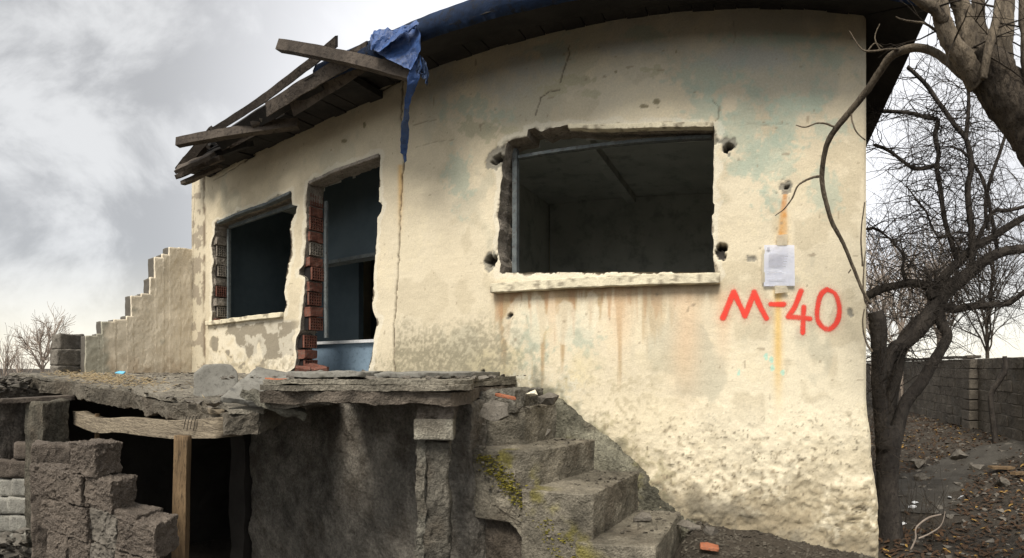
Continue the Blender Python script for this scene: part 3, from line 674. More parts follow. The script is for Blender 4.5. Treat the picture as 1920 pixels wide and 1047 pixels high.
# ------------------------------------------------------------------ porch slabs
def conccol(c, seed, moss=None):
    def f(P):
        n = fbm(P * 3, seed, 5)[:, None]; n2 = fbm(P * 14, seed + 3, 4)[:, None]
        r = np.array(c) * (1 + .8 * n + .5 * n2); d_ = sm(fbm(P * 5 + 9, seed + 6, 4), .0, .4)[:, None] * .5; r = r * (1 - d_) + np.array((.085, .068, .05)) * d_
        if moss is not None:
            mk = moss(P)[:, None]; r = r * (1 - mk) + np.array((.20, .175, .025)) * mk * (1 + .5 * n2)
        return np.clip(r, .01, 1)
    return f
def w1(P):
    s = np.clip((P[:, 0] + 6.5) / 3.9, 0, 1) * np.clip((3.7 - P[:, 1]) / 1.6, 0, 1); P[:, 2] -= .19 * s; return P
def slab_layers(outline, spec, Ln, warp, seed, label, cols, front):
    # a broken slab splits into beds: each bed has its own ragged outline
    root = None; cx_ = sum(p[0] for p in outline) / len(outline); cy_ = sum(p[1] for p in outline) / len(outline)
    loc = (cx_, cy_, spec[-1][0]); root = empty('porch_slab', loc, label, 'concrete slab', 'broken porch slabs')
    for k, (z0, z1, ins, nm_, amp) in enumerate(spec):
        rr_ = random.Random(seed + k); o2 = []
        n = len(outline)
        for i in range(n):
            a_, b_ = outline[i], outline[(i + 1) % n]; d = math.hypot(b_[0] - a_[0], b_[1] - a_[1]); m_ = max(1, int(d / .16))
            for j in range(m_):
                t = j / m_; x = a_[0] + (b_[0] - a_[0]) * t; y = a_[1] + (b_[1] - a_[1]) * t
                if y < 3.7 : y += ins + rr_.uniform(-.035, .035); x += rr_.uniform(-.02, .02)
                o2.append((x, y))
        bm = bmesh.new(); prism(bm, o2, z0, z1); rough(bm, Ln, amp, 7, seed + 11 * k, small=amp * .3, warp=warp)
        bmobj(nm_, bm, M['conc'], root, False, conccol(cols[k], seed + k))
    return root
slab_layers([(-7.3, 1.62), (-6.6, 1.55), (-6.0, 1.66), (-5.6, 1.62), (-5.3, 1.86), (-4.7, 1.80), (-4.2, 1.96), (-3.6, 1.9), (-3.1, 2.02), (-2.72, 1.94), (-2.62, 2.1), (-2.95, 2.6), (-3.3, 3.98), (-6.7, 3.98), (-7.6, 2.7)],
    [(-.096, -.070, .03, 'screed', .012), (-.220, -.100, .0, 'concrete_bed', .034)], .032, w1, 50, 'long sagging concrete porch slab with a crumbling edge over the pale beam', [(.20, .18, .145), (.12, .105, .083), (.085, .075, .06)], 0)
slab_layers([(-1.60, 2.80), (-1.62, 2.62), (-1.85, 2.44), (-2.15, 2.24), (-2.5, 2.0), (-2.62, 2.16), (-2.75, 2.6), (-3.2, 3.98), (-1.85, 3.98), (-1.88, 3.4)],
    [(-.095, -.068, .02, 'screed', .012), (-.130, -.099, -.01, 'concrete_bed', .012), (-.205, -.134, .015, 'concrete_bed', .024)], .036, None, 52, 'thick concrete landing slab at the head of the steps, resting on the pillar', [(.22, .20, .16), (.19, .17, .135), (.12, .10, .08)], 0)
# thin screed layers lying on the landing slab
for k, (pts, z, lb) in enumerate([([(-1.95, 3.9), (-1.85, 3.3), (-1.95, 2.85), (-2.1, 2.65), (-2.3, 2.5), (-2.6, 3.2), (-2.5, 3.9)], -.062, 'thin cracked screed sheet on the landing slab by the wall foot'), ([(-2.2, 2.75), (-2.1, 2.42), (-2.5, 2.2), (-2.75, 2.5), (-2.6, 2.9)], -.055, 'thin flake of screed at the lip of the landing slab')]):
    bm = bmesh.new(); prism(bm, pts, z, z + .03); rough(bm, .05, .014, 9, 60 + k)
    o = bmobj('screed_sheet', bm, M['slabtop'], None, True); props(o, lb, 'screed')
# loose slab chunks: outline in its own plane, thickness, rotation, place
def chunk(name, pts, th, rot, loc, m, label, cat, seed, Ln=.04, amp=.012, group=None, colf=None):
    bm = bmesh.new(); Mx = Matrix.Translation(Vector(loc)) @ Euler([math.radians(a) for a in rot]).to_matrix().to_4x4()
    prism(bm, pts, -th / 2, th / 2, Mx); rough(bm, Ln, amp, 12, seed, small=amp * .3)
    o = bmobj(name, bm, m, None, True, colf); return props(o, label, cat, group)
p = PT(407, 718, 4.1)
chunk('concrete_chunk', [(-.17, -.10), (-.12, -.15), (.02, -.16), (.13, -.13), (.16, .0), (.15, .08), (.10, .13), (.02, .14), (-.10, .13), (-.17, .06)], .05, (74, 0, 52), p, M['slabtop'], 'rounded grey concrete plate standing upright on the porch edge', 'concrete chunk', 1, .03, .008)
p = PT(500, 728, 3.5)
chunk('concrete_chunk', [(-.27, -.18), (.05, -.20), (.30, -.06), (.24, .18), (-.08, .22)], .035, (30, 6, 51), (p.x, p.y, p.z), M['slabtop'], 'flat grey concrete plate tipped down beside the upright one', 'concrete chunk', 2, .04, .010)
p = PT(578, 722, 3.35)
chunk('concrete_chunk', [(-.22, -.14), (.2, -.15), (.26, .08), (0, .16), (-.2, .1)], .03, (26, -5, 46), p, M['slabtop'], 'flat concrete plate between the tipped plate and the landing slab', 'concrete chunk', 3, .04, .010)
p = PT(512, 757, 3.35)
chunk('concrete_chunk', [(-.20, -.06), (.1, -.09), (.22, -.02), (.18, .08), (-.15, .08)], .05, (6, 20, 35), p, M['conc'], 'jagged broken slab end hanging at the gap between the porch slabs', 'concrete chunk', 4, .03, .025, colf=conccol((.16, .15, .12), 3))
p = PT(565, 750, 3.25)
chunk('concrete_chunk', [(-.18, -.06), (.2, -.08), (.24, .04), (-.1, .1)], .06, (4, -6, 32), p, M['conc'], 'crumbling slab edge piece beneath the orange tile', 'concrete chunk', 5, .03, .022, colf=conccol((.18, .16, .13), 4))
p = PT(462, 745, 3.75)
chunk('concrete_chunk', [(-.12, -.04), (.12, -.06), (.14, .04), (-.1, .06)], .04, (10, 14, 40), p, M['conc'], 'small shard wedged under the standing grey plate', 'concrete chunk', 6, .03, .015, colf=conccol((.17, .16, .14), 4))
p = PT(545, 716, 3.32)
chunk('roof_tile_piece', [(-.15, -.05), (.12, -.06), (.16, .03), (-.05, .06)], .018, (-8, 3, 32), (p.x, p.y, p.z), M['tile'], 'long orange roof tile shard lying on the slab plates', 'roof tile', 7, .03, .008)
p = PT(605, 706, 3.6)
chunk('roof_tile_piece', [(-.10, -.04), (.10, -.05), (.1, .04), (-.06, .05)], .02, (5, 3, 12), p, M['tile'], 'short orange tile shard nearer the doorway', 'roof tile', 8, .03, .008)
p = PT(948, 744, 3.6)
chunk('roof_tile_piece', [(-.07, -.02), (.07, -.025), (.06, .03), (-.05, .02)], .018, (5, 12, 20), p, M['tile'], 'small red tile sliver on the landing above the steps', 'roof tile', 9, .02, .005)
p = PT(1328, 1030, 3.5)
chunk('roof_tile_piece', [(-.06, -.03), (.06, -.035), (.07, .02), (0, .05), (-.05, .03)], .02, (8, 12, 20), (p.x, p.y, -1.13), M['tile'], 'orange tile fragment on the ground at the foot of the steps', 'roof tile', 10, .02, .005)
p = PT(1205, 962, 3.72)
chunk('stone_flake', [(-.065, -.03), (.06, -.04), (.05, .02), (-.01, .05)], .03, (14, -6, 10), (p.x, p.y, -1.0), M['stone'], 'pale triangular stone flake on the lowest visible step', 'stone', 11, .02, .006)
# rocks (single)
def rock(px, py, r, s, m, label, seed, sq=(1, 1, .7), name='loose_stone', z=None):
    p = PT(px, py, r)
    if z is not None: p.z = z
    bm = bmesh.new(); r9 = random.Random(seed * 7 + 1); q = []
    for _ in range(11):
        v = Vector((r9.gauss(0, 1), r9.gauss(0, 1), r9.gauss(0, 1))).normalized() * r9.uniform(.40, .56); q.append(bm.verts.new((p.x + v.x * s * sq[0], p.y + v.y * s * sq[1], p.z + v.z * s * sq[2])))
    bmesh.ops.convex_hull(bm, input=q)
    for v in [v for v in bm.verts if not v.link_faces]: bm.verts.remove(v)
    rough(bm, s * .12, s * .09, 1.2 / s, seed, small=s * .03)
    o = bmobj(name, bm, m, None, False); return props(o, label, 'stone')
rock(1025, 747, 3.9, .17, M['stone'], 'dark round stone at the top of the steps against the wall', 1)
rock(998, 737, 3.9, .09, M['tape'], 'small tan stone atop the landing edge', 2)
rock(1028, 812, 3.75, .06, M['stone'], 'small pale stone at the back of the third step', 3, (1, 1, 1.1))
rock(1334, 1000, 3.75, .12, M['stone'], 'grey stone standing against the wall foot by the steps', 4, (1, .8, 1.1))
rock(1290, 985, 3.8, .14, M['stone'], 'flat grey stone leaning beside the lowest step', 5, (1.3, .7, .6))
rock(600, 700, 4.6, .10, M['slabtop'], 'small grey lump in the doorway threshold', 6)
rock(683, 700, 4.6, .08, M['stone'], 'small stone at the door opening, by the blue half wall', 7)
rock(925, 770, 3.35, .20, M['stone'], 'knobbly mortar lump at the edge of the top step', 8, (1.1, .6, .7))

# small rubble scattered on the porch : nobody could count it
bm = bmesh.new(); r_ = random.Random(5)
def shard(bm, x, y, z, s, r_):
    a = [Vector((r_.uniform(-1, 1), r_.uniform(-1, 1), r_.uniform(-.5, .5))) for _ in range(7)]
    vs_ = [bm.verts.new((x + v.x * s, y + v.y * s, z + v.z * s * .8)) for v in a]
    try: bmesh.ops.convex_hull(bm, input=vs_)
    except Exception: pass
def slabz(x, y):
    if x < -2.9: return -.075 - .19 * max(0, min(1, (x + 6.5) / 3.9)) * max(0, min(1, (3.7 - y) / 1.6))
    return -.065
for k in range(1500):
    x = r_.uniform(-7.2, -1.6); y = r_.uniform(1.9, 3.95)
    if x > -2.6 and y < 2.1 + .62 * (x + 2.5) + .05: continue
    if x > -1.75 and y > 3.3: continue
    shard(bm, x, y, slabz(x, y) + .005, r_.choice([.008, .012, .018, .03, .045]) * r_.uniform(.6, 1.2), r_)
for v in [v for v in bm.verts if not v.link_faces]: bm.verts.remove(v)
o = bmobj('rubble', bm, M['stone']); props(o, 'fine rubble and mortar crumbs strewn over the porch', None, None, 'stuff')
bm = bmesh.new()
for k in range(260):
    kx = r_.random(); x = -1.65 + 1.35 * kx; y = r_.uniform(3.35, 3.98); st_ = [(-1.49, -.277), (-1.18, -.53), (-.85, -.756), (-.55, -1.03)]
    z = -1.2
    for nx0, zz in st_[::-1]:
        if x < nx0: z = zz
    if x < -1.85: z = -.07
    if z > -1.1: shard(bm, x, y, z + .004, r_.choice([.006, .008, .012, .018]), r_)
for k in range(2600):
    x = r_.uniform(-.5, .9); y = r_.uniform(3.3, 3.97); z = float(gz(np.array([x]), np.array([y]))[0]); shard(bm, x, y, z + .002, r_.choice([.004, .006, .010, .018]), r_)
for v in [v for v in bm.verts if not v.link_faces]: bm.verts.remove(v)
o = bmobj('gravel', bm, M['grit']); props(o, 'grit and pebbles lying on the steps and at their foot', None, None, 'stuff')
# dry litter on the slab
bm = bmesh.new()
for k in range(700):
    x = r_.gauss(-5.3, .6); y = r_.gauss(2.15, .18); z = slabz(x, y) + r_.uniform(.005, .05); a = r_.uniform(0, 6.28); l = r_.uniform(.02, .07)
    tube(bm, [(x, y, z), (x + l * math.cos(a), y + l * math.sin(a), z + r_.uniform(-.01, .03))], .0022, 3, False)
o = bmobj('straw', bm, M['straw']); props(o, 'dry straw litter on the far end of the porch slab', None, None, 'stuff')
p = PT(226, 713, 5.9)
chunk('plastic_scrap', [(-.06, -.03), (.07, -.02), (.05, .03), (-.04, .03)], .01, (20, 5, 20), (p.x, p.y, -.05), M['cyan'], 'bright blue plastic scrap lying in the straw on the porch', 'scrap', 21, .02, .008)

# ------------------------------------------------------------------ pillar, beam, posts
pil_ = empty('pillar', (-1.80, 2.78, -2.2), 'crumbling square concrete pillar with a pale capital block under the landing slab', 'pillar')
pc = conccol((.095, .086, .07), 21)
bm = bmesh.new(); box(bm, (-1.80, 2.78, -1.30), (.135, .13, 1.75), (0, 0, 28)); rough(bm, .03, .035, 6, 70, bev=.01, small=.014); bmobj('shaft', bm, M['base'], pil_, True, pc)
bm = bmesh.new(); box(bm, (-1.865, 2.69, -.93), (.05, .04, 1.05), (0, 0, 28)); rough(bm, .025, .030, 8, 71, small=.012); bmobj('rib', bm, M['base'], pil_, True, conccol((.15, .14, .115), 5))
bm = bmesh.new(); box(bm, (-1.80, 2.74, -.355), (.23, .21, .12), (0, 0, 28)); rough(bm, .03, .005, 7, 73, bev=.006); bmobj('capital', bm, M['conc'], pil_, True, conccol((.20, .185, .15), 6))
bm = bmesh.new(); box(bm, (-1.80, 2.76, -.245), (.22, .19, .11), (0, 0, 28)); rough(bm, .025, .028, 12, 74, small=.01); bmobj('neck', bm, M['base'], pil_, True, conccol((.17, .145, .12), 6))
# cut pale beam
a = PT(150, 783, 5.55); b = PT(436, 800, 3.42)
bmw = bmesh.new(); mid = (a + b) / 2
d = (b - a); Mx = Matrix.Translation(mid) @ d.to_track_quat('X', 'Z').to_matrix().to_4x4(); ln = d.length
xs_ = [-ln / 2 + ln * k / 10 for k in range(11)]
prism(bmw, [(-ln / 2, -.075), (ln / 2 - .05, -.085), (ln / 2, .075), (-ln / 2, .075)], -.063, .063, Mx)
def wb(P):
    t = np.clip((P[:, 0] - a.x) / (b.x - a.x), 0, 1); P[:, 2] -= .05 * np.sin(t * math.pi) + .03 * (1 - t) * np.sin(t * 9) ; return P
rough(bmw, .05, .010, 5, 80, warp=wb)
beam = bmobj('wooden_beam', bmw, M['woodl'], None, True); props(beam, 'pale rough-sawn beam held under the sagging slab, bound with wire', 'beam')
bm = bmesh.new(); p = PT(400, 770, 3.6); box(bm, (p.x, p.y + .02, p.z), (.20, .10, .028), (0, 4, -30)); rough(bm, .04, .006, 6, 81); o = bmobj('wood_shim', bm, M['woodl'], None, True); props(o, 'short pale wood wedge on top of the beam end', 'wood wedge')
for k in range(5):
    bm = bmesh.new(); p = PT(368 + 6 * k, 795, 3.62); tube(bm, [(p.x + .01, p.y - .075, p.z + .055), (p.x, p.y - .085, p.z + .02), (p.x - .012, p.y - .088, p.z - .03 - .01 * (k % 2))], .0025, 5); bmobj('wire', bm, M['brickdark'], beam)
p = PT(338, 820, 3.55); q = PT(333, 1060, 3.4)
bm = bmesh.new(); dx = p - q; Mx = Matrix.Translation((p.x, p.y, -1.2)) @ Euler((0, math.radians(1.2), math.radians(38))).to_matrix().to_4x4()
prism(bm, [(-.045, -.04), (.045, -.04), (.045, .04), (-.045, .04)], -1.25, 1.2 + p.z + .01, Mx); rough(bm, .06, .006, 4, 82); o = bmobj('wooden_post', bm, M['post'], None, True); props(o, 'square timber post propping the middle of the pale beam', 'post')
bm = bmesh.new(); p = PT(182, 800, 5.2); tube(bm, [(p.x, p.y, p.z - 2), (p.x, p.y, p.z - .5), (p.x + .01, p.y, p.z + .12)], [.03, .028, .026], 5); o = bmobj('prop_stick', bm, M['post']); props(o, 'thin wooden prop behind the pumice block wall', 'post')
# board under the far slab corner
bm = bmesh.new(); p = PT(70, 749, 5.6); box(bm, p, (.20, .75, .045), (3, 0, -14)); rough(bm, .06, .008, 6, 83); o = bmobj('plank', bm, M['wood'], None, True); props(o, 'weathered board wedged between the plastered pier and the slab corner', 'plank')

# pier at the far corner of the porch, light blocks beside it
bm = bmesh.new(); p = PT(88, 900, 5.5); box(bm, (p.x, p.y, -1.35), (.34, .30, 2.05), (0, 0, 14)); rough(bm, .05, .035, 5, 90, small=.012); o = bmobj('plastered_pier', bm, M['base'], None, True, conccol((.10, .09, .07), 31)); props(o, 'rough plastered masonry pier under the far corner of the porch', 'pier')
pw = empty('block_wall', (-5.9, 1.2, -2.4), 'short wall of light grey concrete blocks next to the plastered pier', 'wall')
r_ = random.Random(12)
for row in range(6):
    for k in range(3):
        px = 18 + 26 * k + (7 if row % 2 else 0) - (3 - row) * 2; py = 1015 - row * 34
        if px > 66 or (row == 5 and k == 0): continue
        p = PT(px, py, 5.75 - .06 * k); bm = bmesh.new(); box(bm, p, (.14, .30, .168), (0, 0, -28)); rough(bm, .04, .012, 8, 100 + row * 5 + k, bev=.01)
        bmobj('block', bm, M['block'] if row < 4 else M['pumice'], pw, True)
# rubble mound by it
bm = bmesh.new(); r_ = random.Random(2)
for k in range(240):
    p = PT(r_.uniform(-20, 60), r_.gauss(1020, 14), r_.uniform(5.2, 6.4)); shard(bm, p.x, p.y, p.z - .05, r_.uniform(.03, .1), r_)
for k in range(330):
    p = PT(r_.uniform(-25, 60), 0, r_.uniform(5.9, 7.2)); shard(bm, p.x, p.y, -.12 - r_.random() ** 2 * .25, r_.uniform(.02, .08), r_)
for v in [v for v in bm.verts if not v.link_faces]: bm.verts.remove(v)
o = bmobj('rubble', bm, M['mortar']); props(o, 'dark heap of broken masonry beside the light block wall', None, None, 'stuff')
bm = bmesh.new(); p = PT(20, 760, 6.4); box(bm, (p.x, p.y, -1.2), (.5, .8, 1.9), (0, 0, 10)); rough(bm, .06, .06, 4, 91, small=.02); o = bmobj('earth_bank', bm, M['base'], None, True, conccol((.11, .095, .08), 33)); props(o, 'dark crumbling masonry bank behind the light block wall', 'masonry')

# near ruined wall of pumice blocks
nw = empty('pumice_wall', (-2.8, 1.1, -2.2), 'ruined brown pumice block wall stepping down towards the timber post', 'wall')
A = PT(108, 900, 3.5); B = PT(300, 900, 2.95)
dirw = Vector((B.x - A.x, B.y - A.y, 0)); Lw = dirw.length; dirw.normalize(); nrm = Vector((dirw.y, -dirw.x, 0))
r_ = random.Random(9); ang = math.degrees(math.atan2(dirw.y, dirw.x))
tops = [(0.0, .20, -.52), (.20, .45, -.50), (.45, .66, -.55), (.66, .80, -.56), (.80, .9, -.74), (.9, 1.02, -.93)]
z = -2.1; row = 0; hgt = .185
while z < -.5:
    x = -.02 - (.12 if row % 2 else 0)
    while x < Lw:
        w_ = r_.uniform(.17, .27); cxm = (x + w_ / 2) / Lw; top = -.5
        for t0, t1, tz in tops:
            if t0 <= cxm < t1: top = tz + .03
        if cxm > 1.02: break
        if z + hgt * .75 < top and cxm > -.05:
            c = A + dirw * (x + w_ / 2) - nrm * r_.uniform(-.015, .02); bm = bmesh.new()
            box(bm, (c.x, c.y, z + hgt / 2), (w_ - .004, .22, hgt - .004), (r_.uniform(-2, 2), r_.uniform(-2, 2), ang + r_.uniform(-3, 3)))
            rough(bm, .02, .016, 9, 200 + row * 9 + int(x * 20), bev=.004, small=.014); bmobj('pumice_block', bm, M['pumice'] if r_.random() < .85 else M['stone'], nw, False)
        x += w_
    z += hgt; row += 1
bm = bmesh.new(); c = (A + B) / 2 - nrm * .02; box(bm, (c.x - .05, c.y, -1.45), (Lw * .86, .225, 1.32), (0, 0, ang)); rough(bm, .03, .02, 7, 92, small=.008); bmobj('mortar_bed', bm, M['pumice'], nw, True)
bm = bmesh.new(); p = PT(103, 880, 4.4); box(bm, (p.x, p.y, -1.35), (.28, .35, 1.5), (0, 0, -20)); rough(bm, .035, .03, 7, 93, small=.01); o = bmobj('masonry_stub', bm, M['pumice'], None, True); props(o, 'dark masonry stub between the plastered pier and the pumice wall', 'masonry')

# ------------------------------------------------------------------ basement walls
def wallplane(x0, y0, x1, y1, z0, z1, seed, colr, name, label, th=.2, amp=.045, Ln=.03):
    d = Vector((x1 - x0, y1 - y0, 0)); l = d.length; bm = bmesh.new()
    Mx = Matrix.Translation(((x0 + x1) / 2, (y0 + y1) / 2, 0)) @ Euler((0, 0, math.atan2(d.y, d.x))).to_matrix().to_4x4()
    prism(bm, [(-l / 2, 0), (l / 2, 0), (l / 2, th), (-l / 2, th)], z0, z1, Mx); rough(bm, Ln, amp, 4., seed, o=5, small=amp * .25)
    return bmobj(name, bm, M['base'], None, True, conccol(colr, seed)), label
o, lb = wallplane(-4.6, 3.55, -1.78, 3.12, -2.6, -.215, 110, (.21, .19, .16), 'basement_wall', ''); props(o, 'lumpy dark plastered basement wall beneath the porch slabs', 'wall')
M['cavity_shade'] = mat('shade_dark_basement', (.03, .027, .024), (.045, .04, .035), s1=2, bump=.6, bs=20)  # near-black: the darkness of the cavity is put into the wall colour
bm = bmesh.new(); bx(bm, -6.9, -6.7, 1.9, 8, -2.6, -.2); rough(bm, .15, .04, 3, 5); o = bmobj('basement_side_wall', bm, M['cavity_shade']); props(o, 'side wall at the far end of the basement, shade put into its dark colour', 'wall')
bm = bmesh.new(); bx(bm, -7, -1.5, 6.0, 6.2, -2.6, -.2); rough(bm, .15, .04, 3, 6); o = bmobj('basement_back_wall', bm, M['cavity_shade']); props(o, 'back wall deep inside the basement, coloured black as shade', 'wall')
bm = bmesh.new(); bx(bm, -4.9, -4.65, 3.5, 6.0, -2.6, -.215); rough(bm, .1, .04, 3, 7); o = bmobj('basement_partition', bm, M['cavity_shade']); props(o, 'dividing wall running back under the house, coloured dark as shade', 'wall')

# ------------------------------------------------------------------ steps
stairs = empty('stairs', (-1.2, 3.5, -1.6), 'four worn concrete steps climbing along the wall to the porch', 'stairs')
def mossf(P):
    f = fbm(P * 9, 4, 4); line = sm(P[:, 1], 3.36, 3.2); band = np.exp(-((P[:, 2] + .52 + (P[:, 0] + 1.62) * .95) / .11) ** 2)
    return np.clip(line * band * .7 * sm(f, .0, .3) * sm(P[:, 0], -1.95, -1.75), 0, .9)
scol = conccol((.185, .165, .128), 41, mossf)
for k, (pts, zt, zb) in enumerate([([(-.545, 3.97), (-.575, 3.12), (-1.05, 3.10), (-1.15, 3.97)], -1.03, -1.7), ([(-.85, 3.97), (-.97, 3.16), (-1.42, 3.13), (-1.5, 3.97)], -.756, -1.35), ([(-1.175, 3.97), (-1.36, 3.28), (-1.50, 3.17), (-1.95, 3.17), (-1.95, 3.97)], -.53, -.98), ([(-1.49, 3.97), (-1.56, 3.50), (-1.80, 3.38), (-2.3, 3.4), (-2.3, 3.97)], -.277, -.60)]):
    bm = bmesh.new(); prism(bm, pts, zb, zt)
    rough(bm, .024, .010, 6, 120 + k, bev=.006, small=.005)
    bmobj('step', bm, M['conc'], stairs, False, scol)
# waist slab edge, exposed aggregate under the steps
Mx = Matrix(((1, 0, 0, 0), (0, 0, 1, 3.17), (0, 1, 0, 0), (0, 0, 0, 1)))
bm = bmesh.new(); prism(bm, [(-2.0, -.57), (-1.50, -.58), (-1.45, -.80), (-1.06, -.81), (-1.0, -1.07), (-.62, -1.09), (-.55, -1.7), (-.80, -1.7), (-1.05, -1.42), (-1.45, -1.05), (-1.72, -.80), (-1.95, -.72)], 0, .3, Mx)
rough(bm, .024, .022, 10, 130, small=.014); bmobj('waist_slab', bm, M['conc'], stairs, False, scol)
bm = bmesh.new(); prism(bm, [(-2.1, -.62), (-1.95, -.62), (-1.45, -.95), (-1.0, -1.35), (-.7, -1.65), (-.7, -2.5), (-2.1, -2.5)], .10, .3, Mx); rough(bm, .03, .035, 5, 131, small=.012); bmobj('side_wall', bm, M['base'], stairs, True, conccol((.12, .10, .08), 42))
bm = bmesh.new(); bx(bm, -2.2, -1.6, 3.44, 3.95, -.30, -.16); rough(bm, .03, .03, 8, 132, small=.01); bmobj('landing_edge', bm, M['base'], stairs, True, conccol((.13, .12, .10), 43))
# aggregate pebbles bedded in the stair edge
bm = bmesh.new(); r_ = random.Random(77)
for k in range(420):
    x = r_.uniform(-1.85, -.62); z = -.62 - (x + 1.62) * .98 + r_.gauss(-.03, .09); 
    if x < -1.4: z = max(z, -.78)
    shard(bm, x, 3.155 + r_.uniform(-.01, .012), z, r_.uniform(.008, .022), r_)
for v in [v for v in bm.verts if not v.link_faces]: bm.verts.remove(v)
o = bmobj('aggregate', bm, M['stone'], stairs); o['kind'] = 'stuff'
bm = bmesh.new()
for k in range(1500):
    x = r_.uniform(-1.82, -1.0); z = -.60 - (x + 1.62) * 1.0 + r_.gauss(-.03, .05)
    if fbm(np.array([[x * 9, 0, z * 9]]), 14, 2)[0] < -.05: continue
    if x < -1.5 and z > -.56: continue
    shard(bm, x, 3.150 + r_.uniform(-.012, .01), z, r_.uniform(.005, .013), r_)
for v in [v for v in bm.verts if not v.link_faces]: bm.verts.remove(v)
o = bmobj('moss', bm, M['moss'], stairs); o['kind'] = 'stuff'; o['label'] = 'yellow-green moss along the stair edge'
# crumbled mortar fillet between steps and wall
bm = bmesh.new(); Mf = Matrix(((1, 0, 0, 0), (0, 0, 1, 3.925), (0, 1, 0, 0), (0, 0, 0, 1)))
prism(bm, [(-1.8, -.16), (-1.45, -.25), (-1.1, -.52), (-.75, -.80), (-.42, -1.08), (-.2, -1.25), (-.2, -1.6), (-1.8, -1.6)], 0, .17, Mf)
def wf(P): P[:, 1] += .10 * sm(P[:, 2] + (P[:, 0] + 1.45) * .85 + .30, -.02, .16); return P
rough(bm, .03, .030, 7, 140, small=.014, warp=wf); bmobj('mortar_fillet', bm, M['base'], stairs, True, conccol((.17, .16, .12), 44, lambda P: np.clip(sm(fbm(P * 8, 5, 3), .2, .4) * .25, 0, 1)))

# ------------------------------------------------------------------ roof
ez = 2.44
def roofmesh(x0, x1, name, m, ez0=2.44, thick=.05):
    # hip roof boards: eave y 3.3 .. back
    bm = bmesh.new(); n = int((x1 - x0) / .16)
    for k in range(n):
        xa = x0 + (x1 - x0) * k / n; xb = xa + (x1 - x0) / n - .006
        c = []
        for x in (xa, xb):
            for y in (3.32 + .03 * math.sin(k * 2.7), 6.3):
                z = ez0 + (y - 3.32) * .36
                z = min(z, ez0 + (1.2 - x) * .36) if x > -1.8 else z
                c.append((x, y, z))
        lo = [bm.verts.new(p) for p in (c[0], c[1], c[3], c[2])]; hi = [bm.verts.new((p[0], p[1], p[2] + thick)) for p in (c[0], c[1], c[3], c[2])]
        bm.faces.new(lo[::-1]); bm.faces.new(hi)
        for i in range(4): bm.faces.new((lo[i], lo[(i + 1) % 4], hi[(i + 1) % 4], hi[i]))
    return bmobj(name, bm, m, house)
# sound part of the hip roof: front slope, side slope, back slope
roof = empty('roof', (-2.8, 6, 2.4), None, None); 
del_ = None
roof.parent = house; roof.location = Vector((-2.8, 6, 2.4 + ZC)) - wloc(house)
def slope(pts_in, name, thick=.06, m=None):
    bm = bmesh.new(); lo = [bm.verts.new(p) for p in pts_in]; hi = [bm.verts.new((p[0], p[1], p[2] + thick)) for p in pts_in]; n = len(lo)
    bm.faces.new(lo[::-1]); bm.faces.new(hi)
    for i in range(n): bm.faces.new((lo[i], lo[(i + 1) % n], hi[(i + 1) % n], hi[i]))
    rough(bm, .25, .012, 1.5, 9); return bmobj(name, bm, m or M['soffit'], roof)
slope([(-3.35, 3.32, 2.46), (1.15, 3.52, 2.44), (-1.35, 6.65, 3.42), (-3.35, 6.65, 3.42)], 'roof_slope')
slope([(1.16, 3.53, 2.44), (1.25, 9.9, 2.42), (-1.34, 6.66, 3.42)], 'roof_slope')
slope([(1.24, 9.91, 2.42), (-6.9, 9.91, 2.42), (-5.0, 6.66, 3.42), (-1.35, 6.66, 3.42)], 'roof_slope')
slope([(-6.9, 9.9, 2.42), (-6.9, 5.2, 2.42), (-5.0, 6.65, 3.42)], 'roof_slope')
# soffit boards closing the eaves over the wall head
bm = bmesh.new()
for k in range(46):
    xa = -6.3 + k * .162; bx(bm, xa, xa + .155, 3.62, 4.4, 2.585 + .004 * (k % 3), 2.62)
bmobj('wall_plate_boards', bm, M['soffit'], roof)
# left, ruined part: broken decking boards along the eave
r_ = random.Random(31)
def plank(px0, py0, r0, px1, py1, r1, wd, th, name, m, label=None, roll=0, seed=0, parent=None, amp=.008, bow=0):
    a = PT(px0, py0, r0); b = PT(px1, py1, r1); d = b - a; ln = d.length
    Mx = Matrix.Translation((a + b) / 2) @ d.to_track_quat('X', 'Z').to_matrix().to_4x4() @ Matrix.Rotation(math.radians(roll), 4, 'X')
    bm = bmesh.new(); rr = random.Random(seed)
    prism(bm, [(-ln / 2 + rr.uniform(0, .04), -wd / 2), (ln / 2, -wd / 2), (ln / 2 - rr.uniform(0, .05), wd / 2), (-ln / 2, wd / 2)], -th / 2, th / 2, Mx)
    c0 = Vector((a + b) / 2)
    def wp(P):
        if bow: 
            t = ((P - np.array(c0)) @ np.array(d.normalized())) / (ln / 2); P[:, 2] -= bow * (1 - t ** 2)
        return P
    rough(bm, .09, amp, 6, seed, warp=wp); o = bmobj(name, bm, m, parent if parent is not None else roof)
    if label: o['label'] = label
    return o
plank(525, 86, 4.85, 775, 142, 4.15, .09, .085, 'rafter', M['wood'], 'thick square-ended rafter jutting out past the tarp', 0, 1)
plank(634, 75, 4.75, 398, 246, 6.0, .07, .045, 'rafter', M['wood'], 'long splintered rafter slanting against the sky', 60, 2, bow=.06)
plank(400, 244, 6.0, 333, 322, 6.5, .10, .07, 'rafter', M['wood'], 'broken lower end of the slanting rafter', 50, 3)
plank(333, 268, 6.0, 560, 232, 5.35, .10, .085, 'rafter', M['wood'], 'stout weathered rafter end sticking out over the corner', 0, 4)
plank(692, 90, 4.35, 498, 208, 5.2, .11, .025, 'eave_board', M['wood'], 'wide brown eave board', 65, 5, amp=.014)
plank(690, 112, 4.5, 545, 205, 5.1, .14, .03, 'eave_board', M['wood'], None, 50, 6)
plank(600, 152, 4.75, 410, 270, 5.95, .15, .03, 'eave_board', M['soffit'], None, 35, 7)
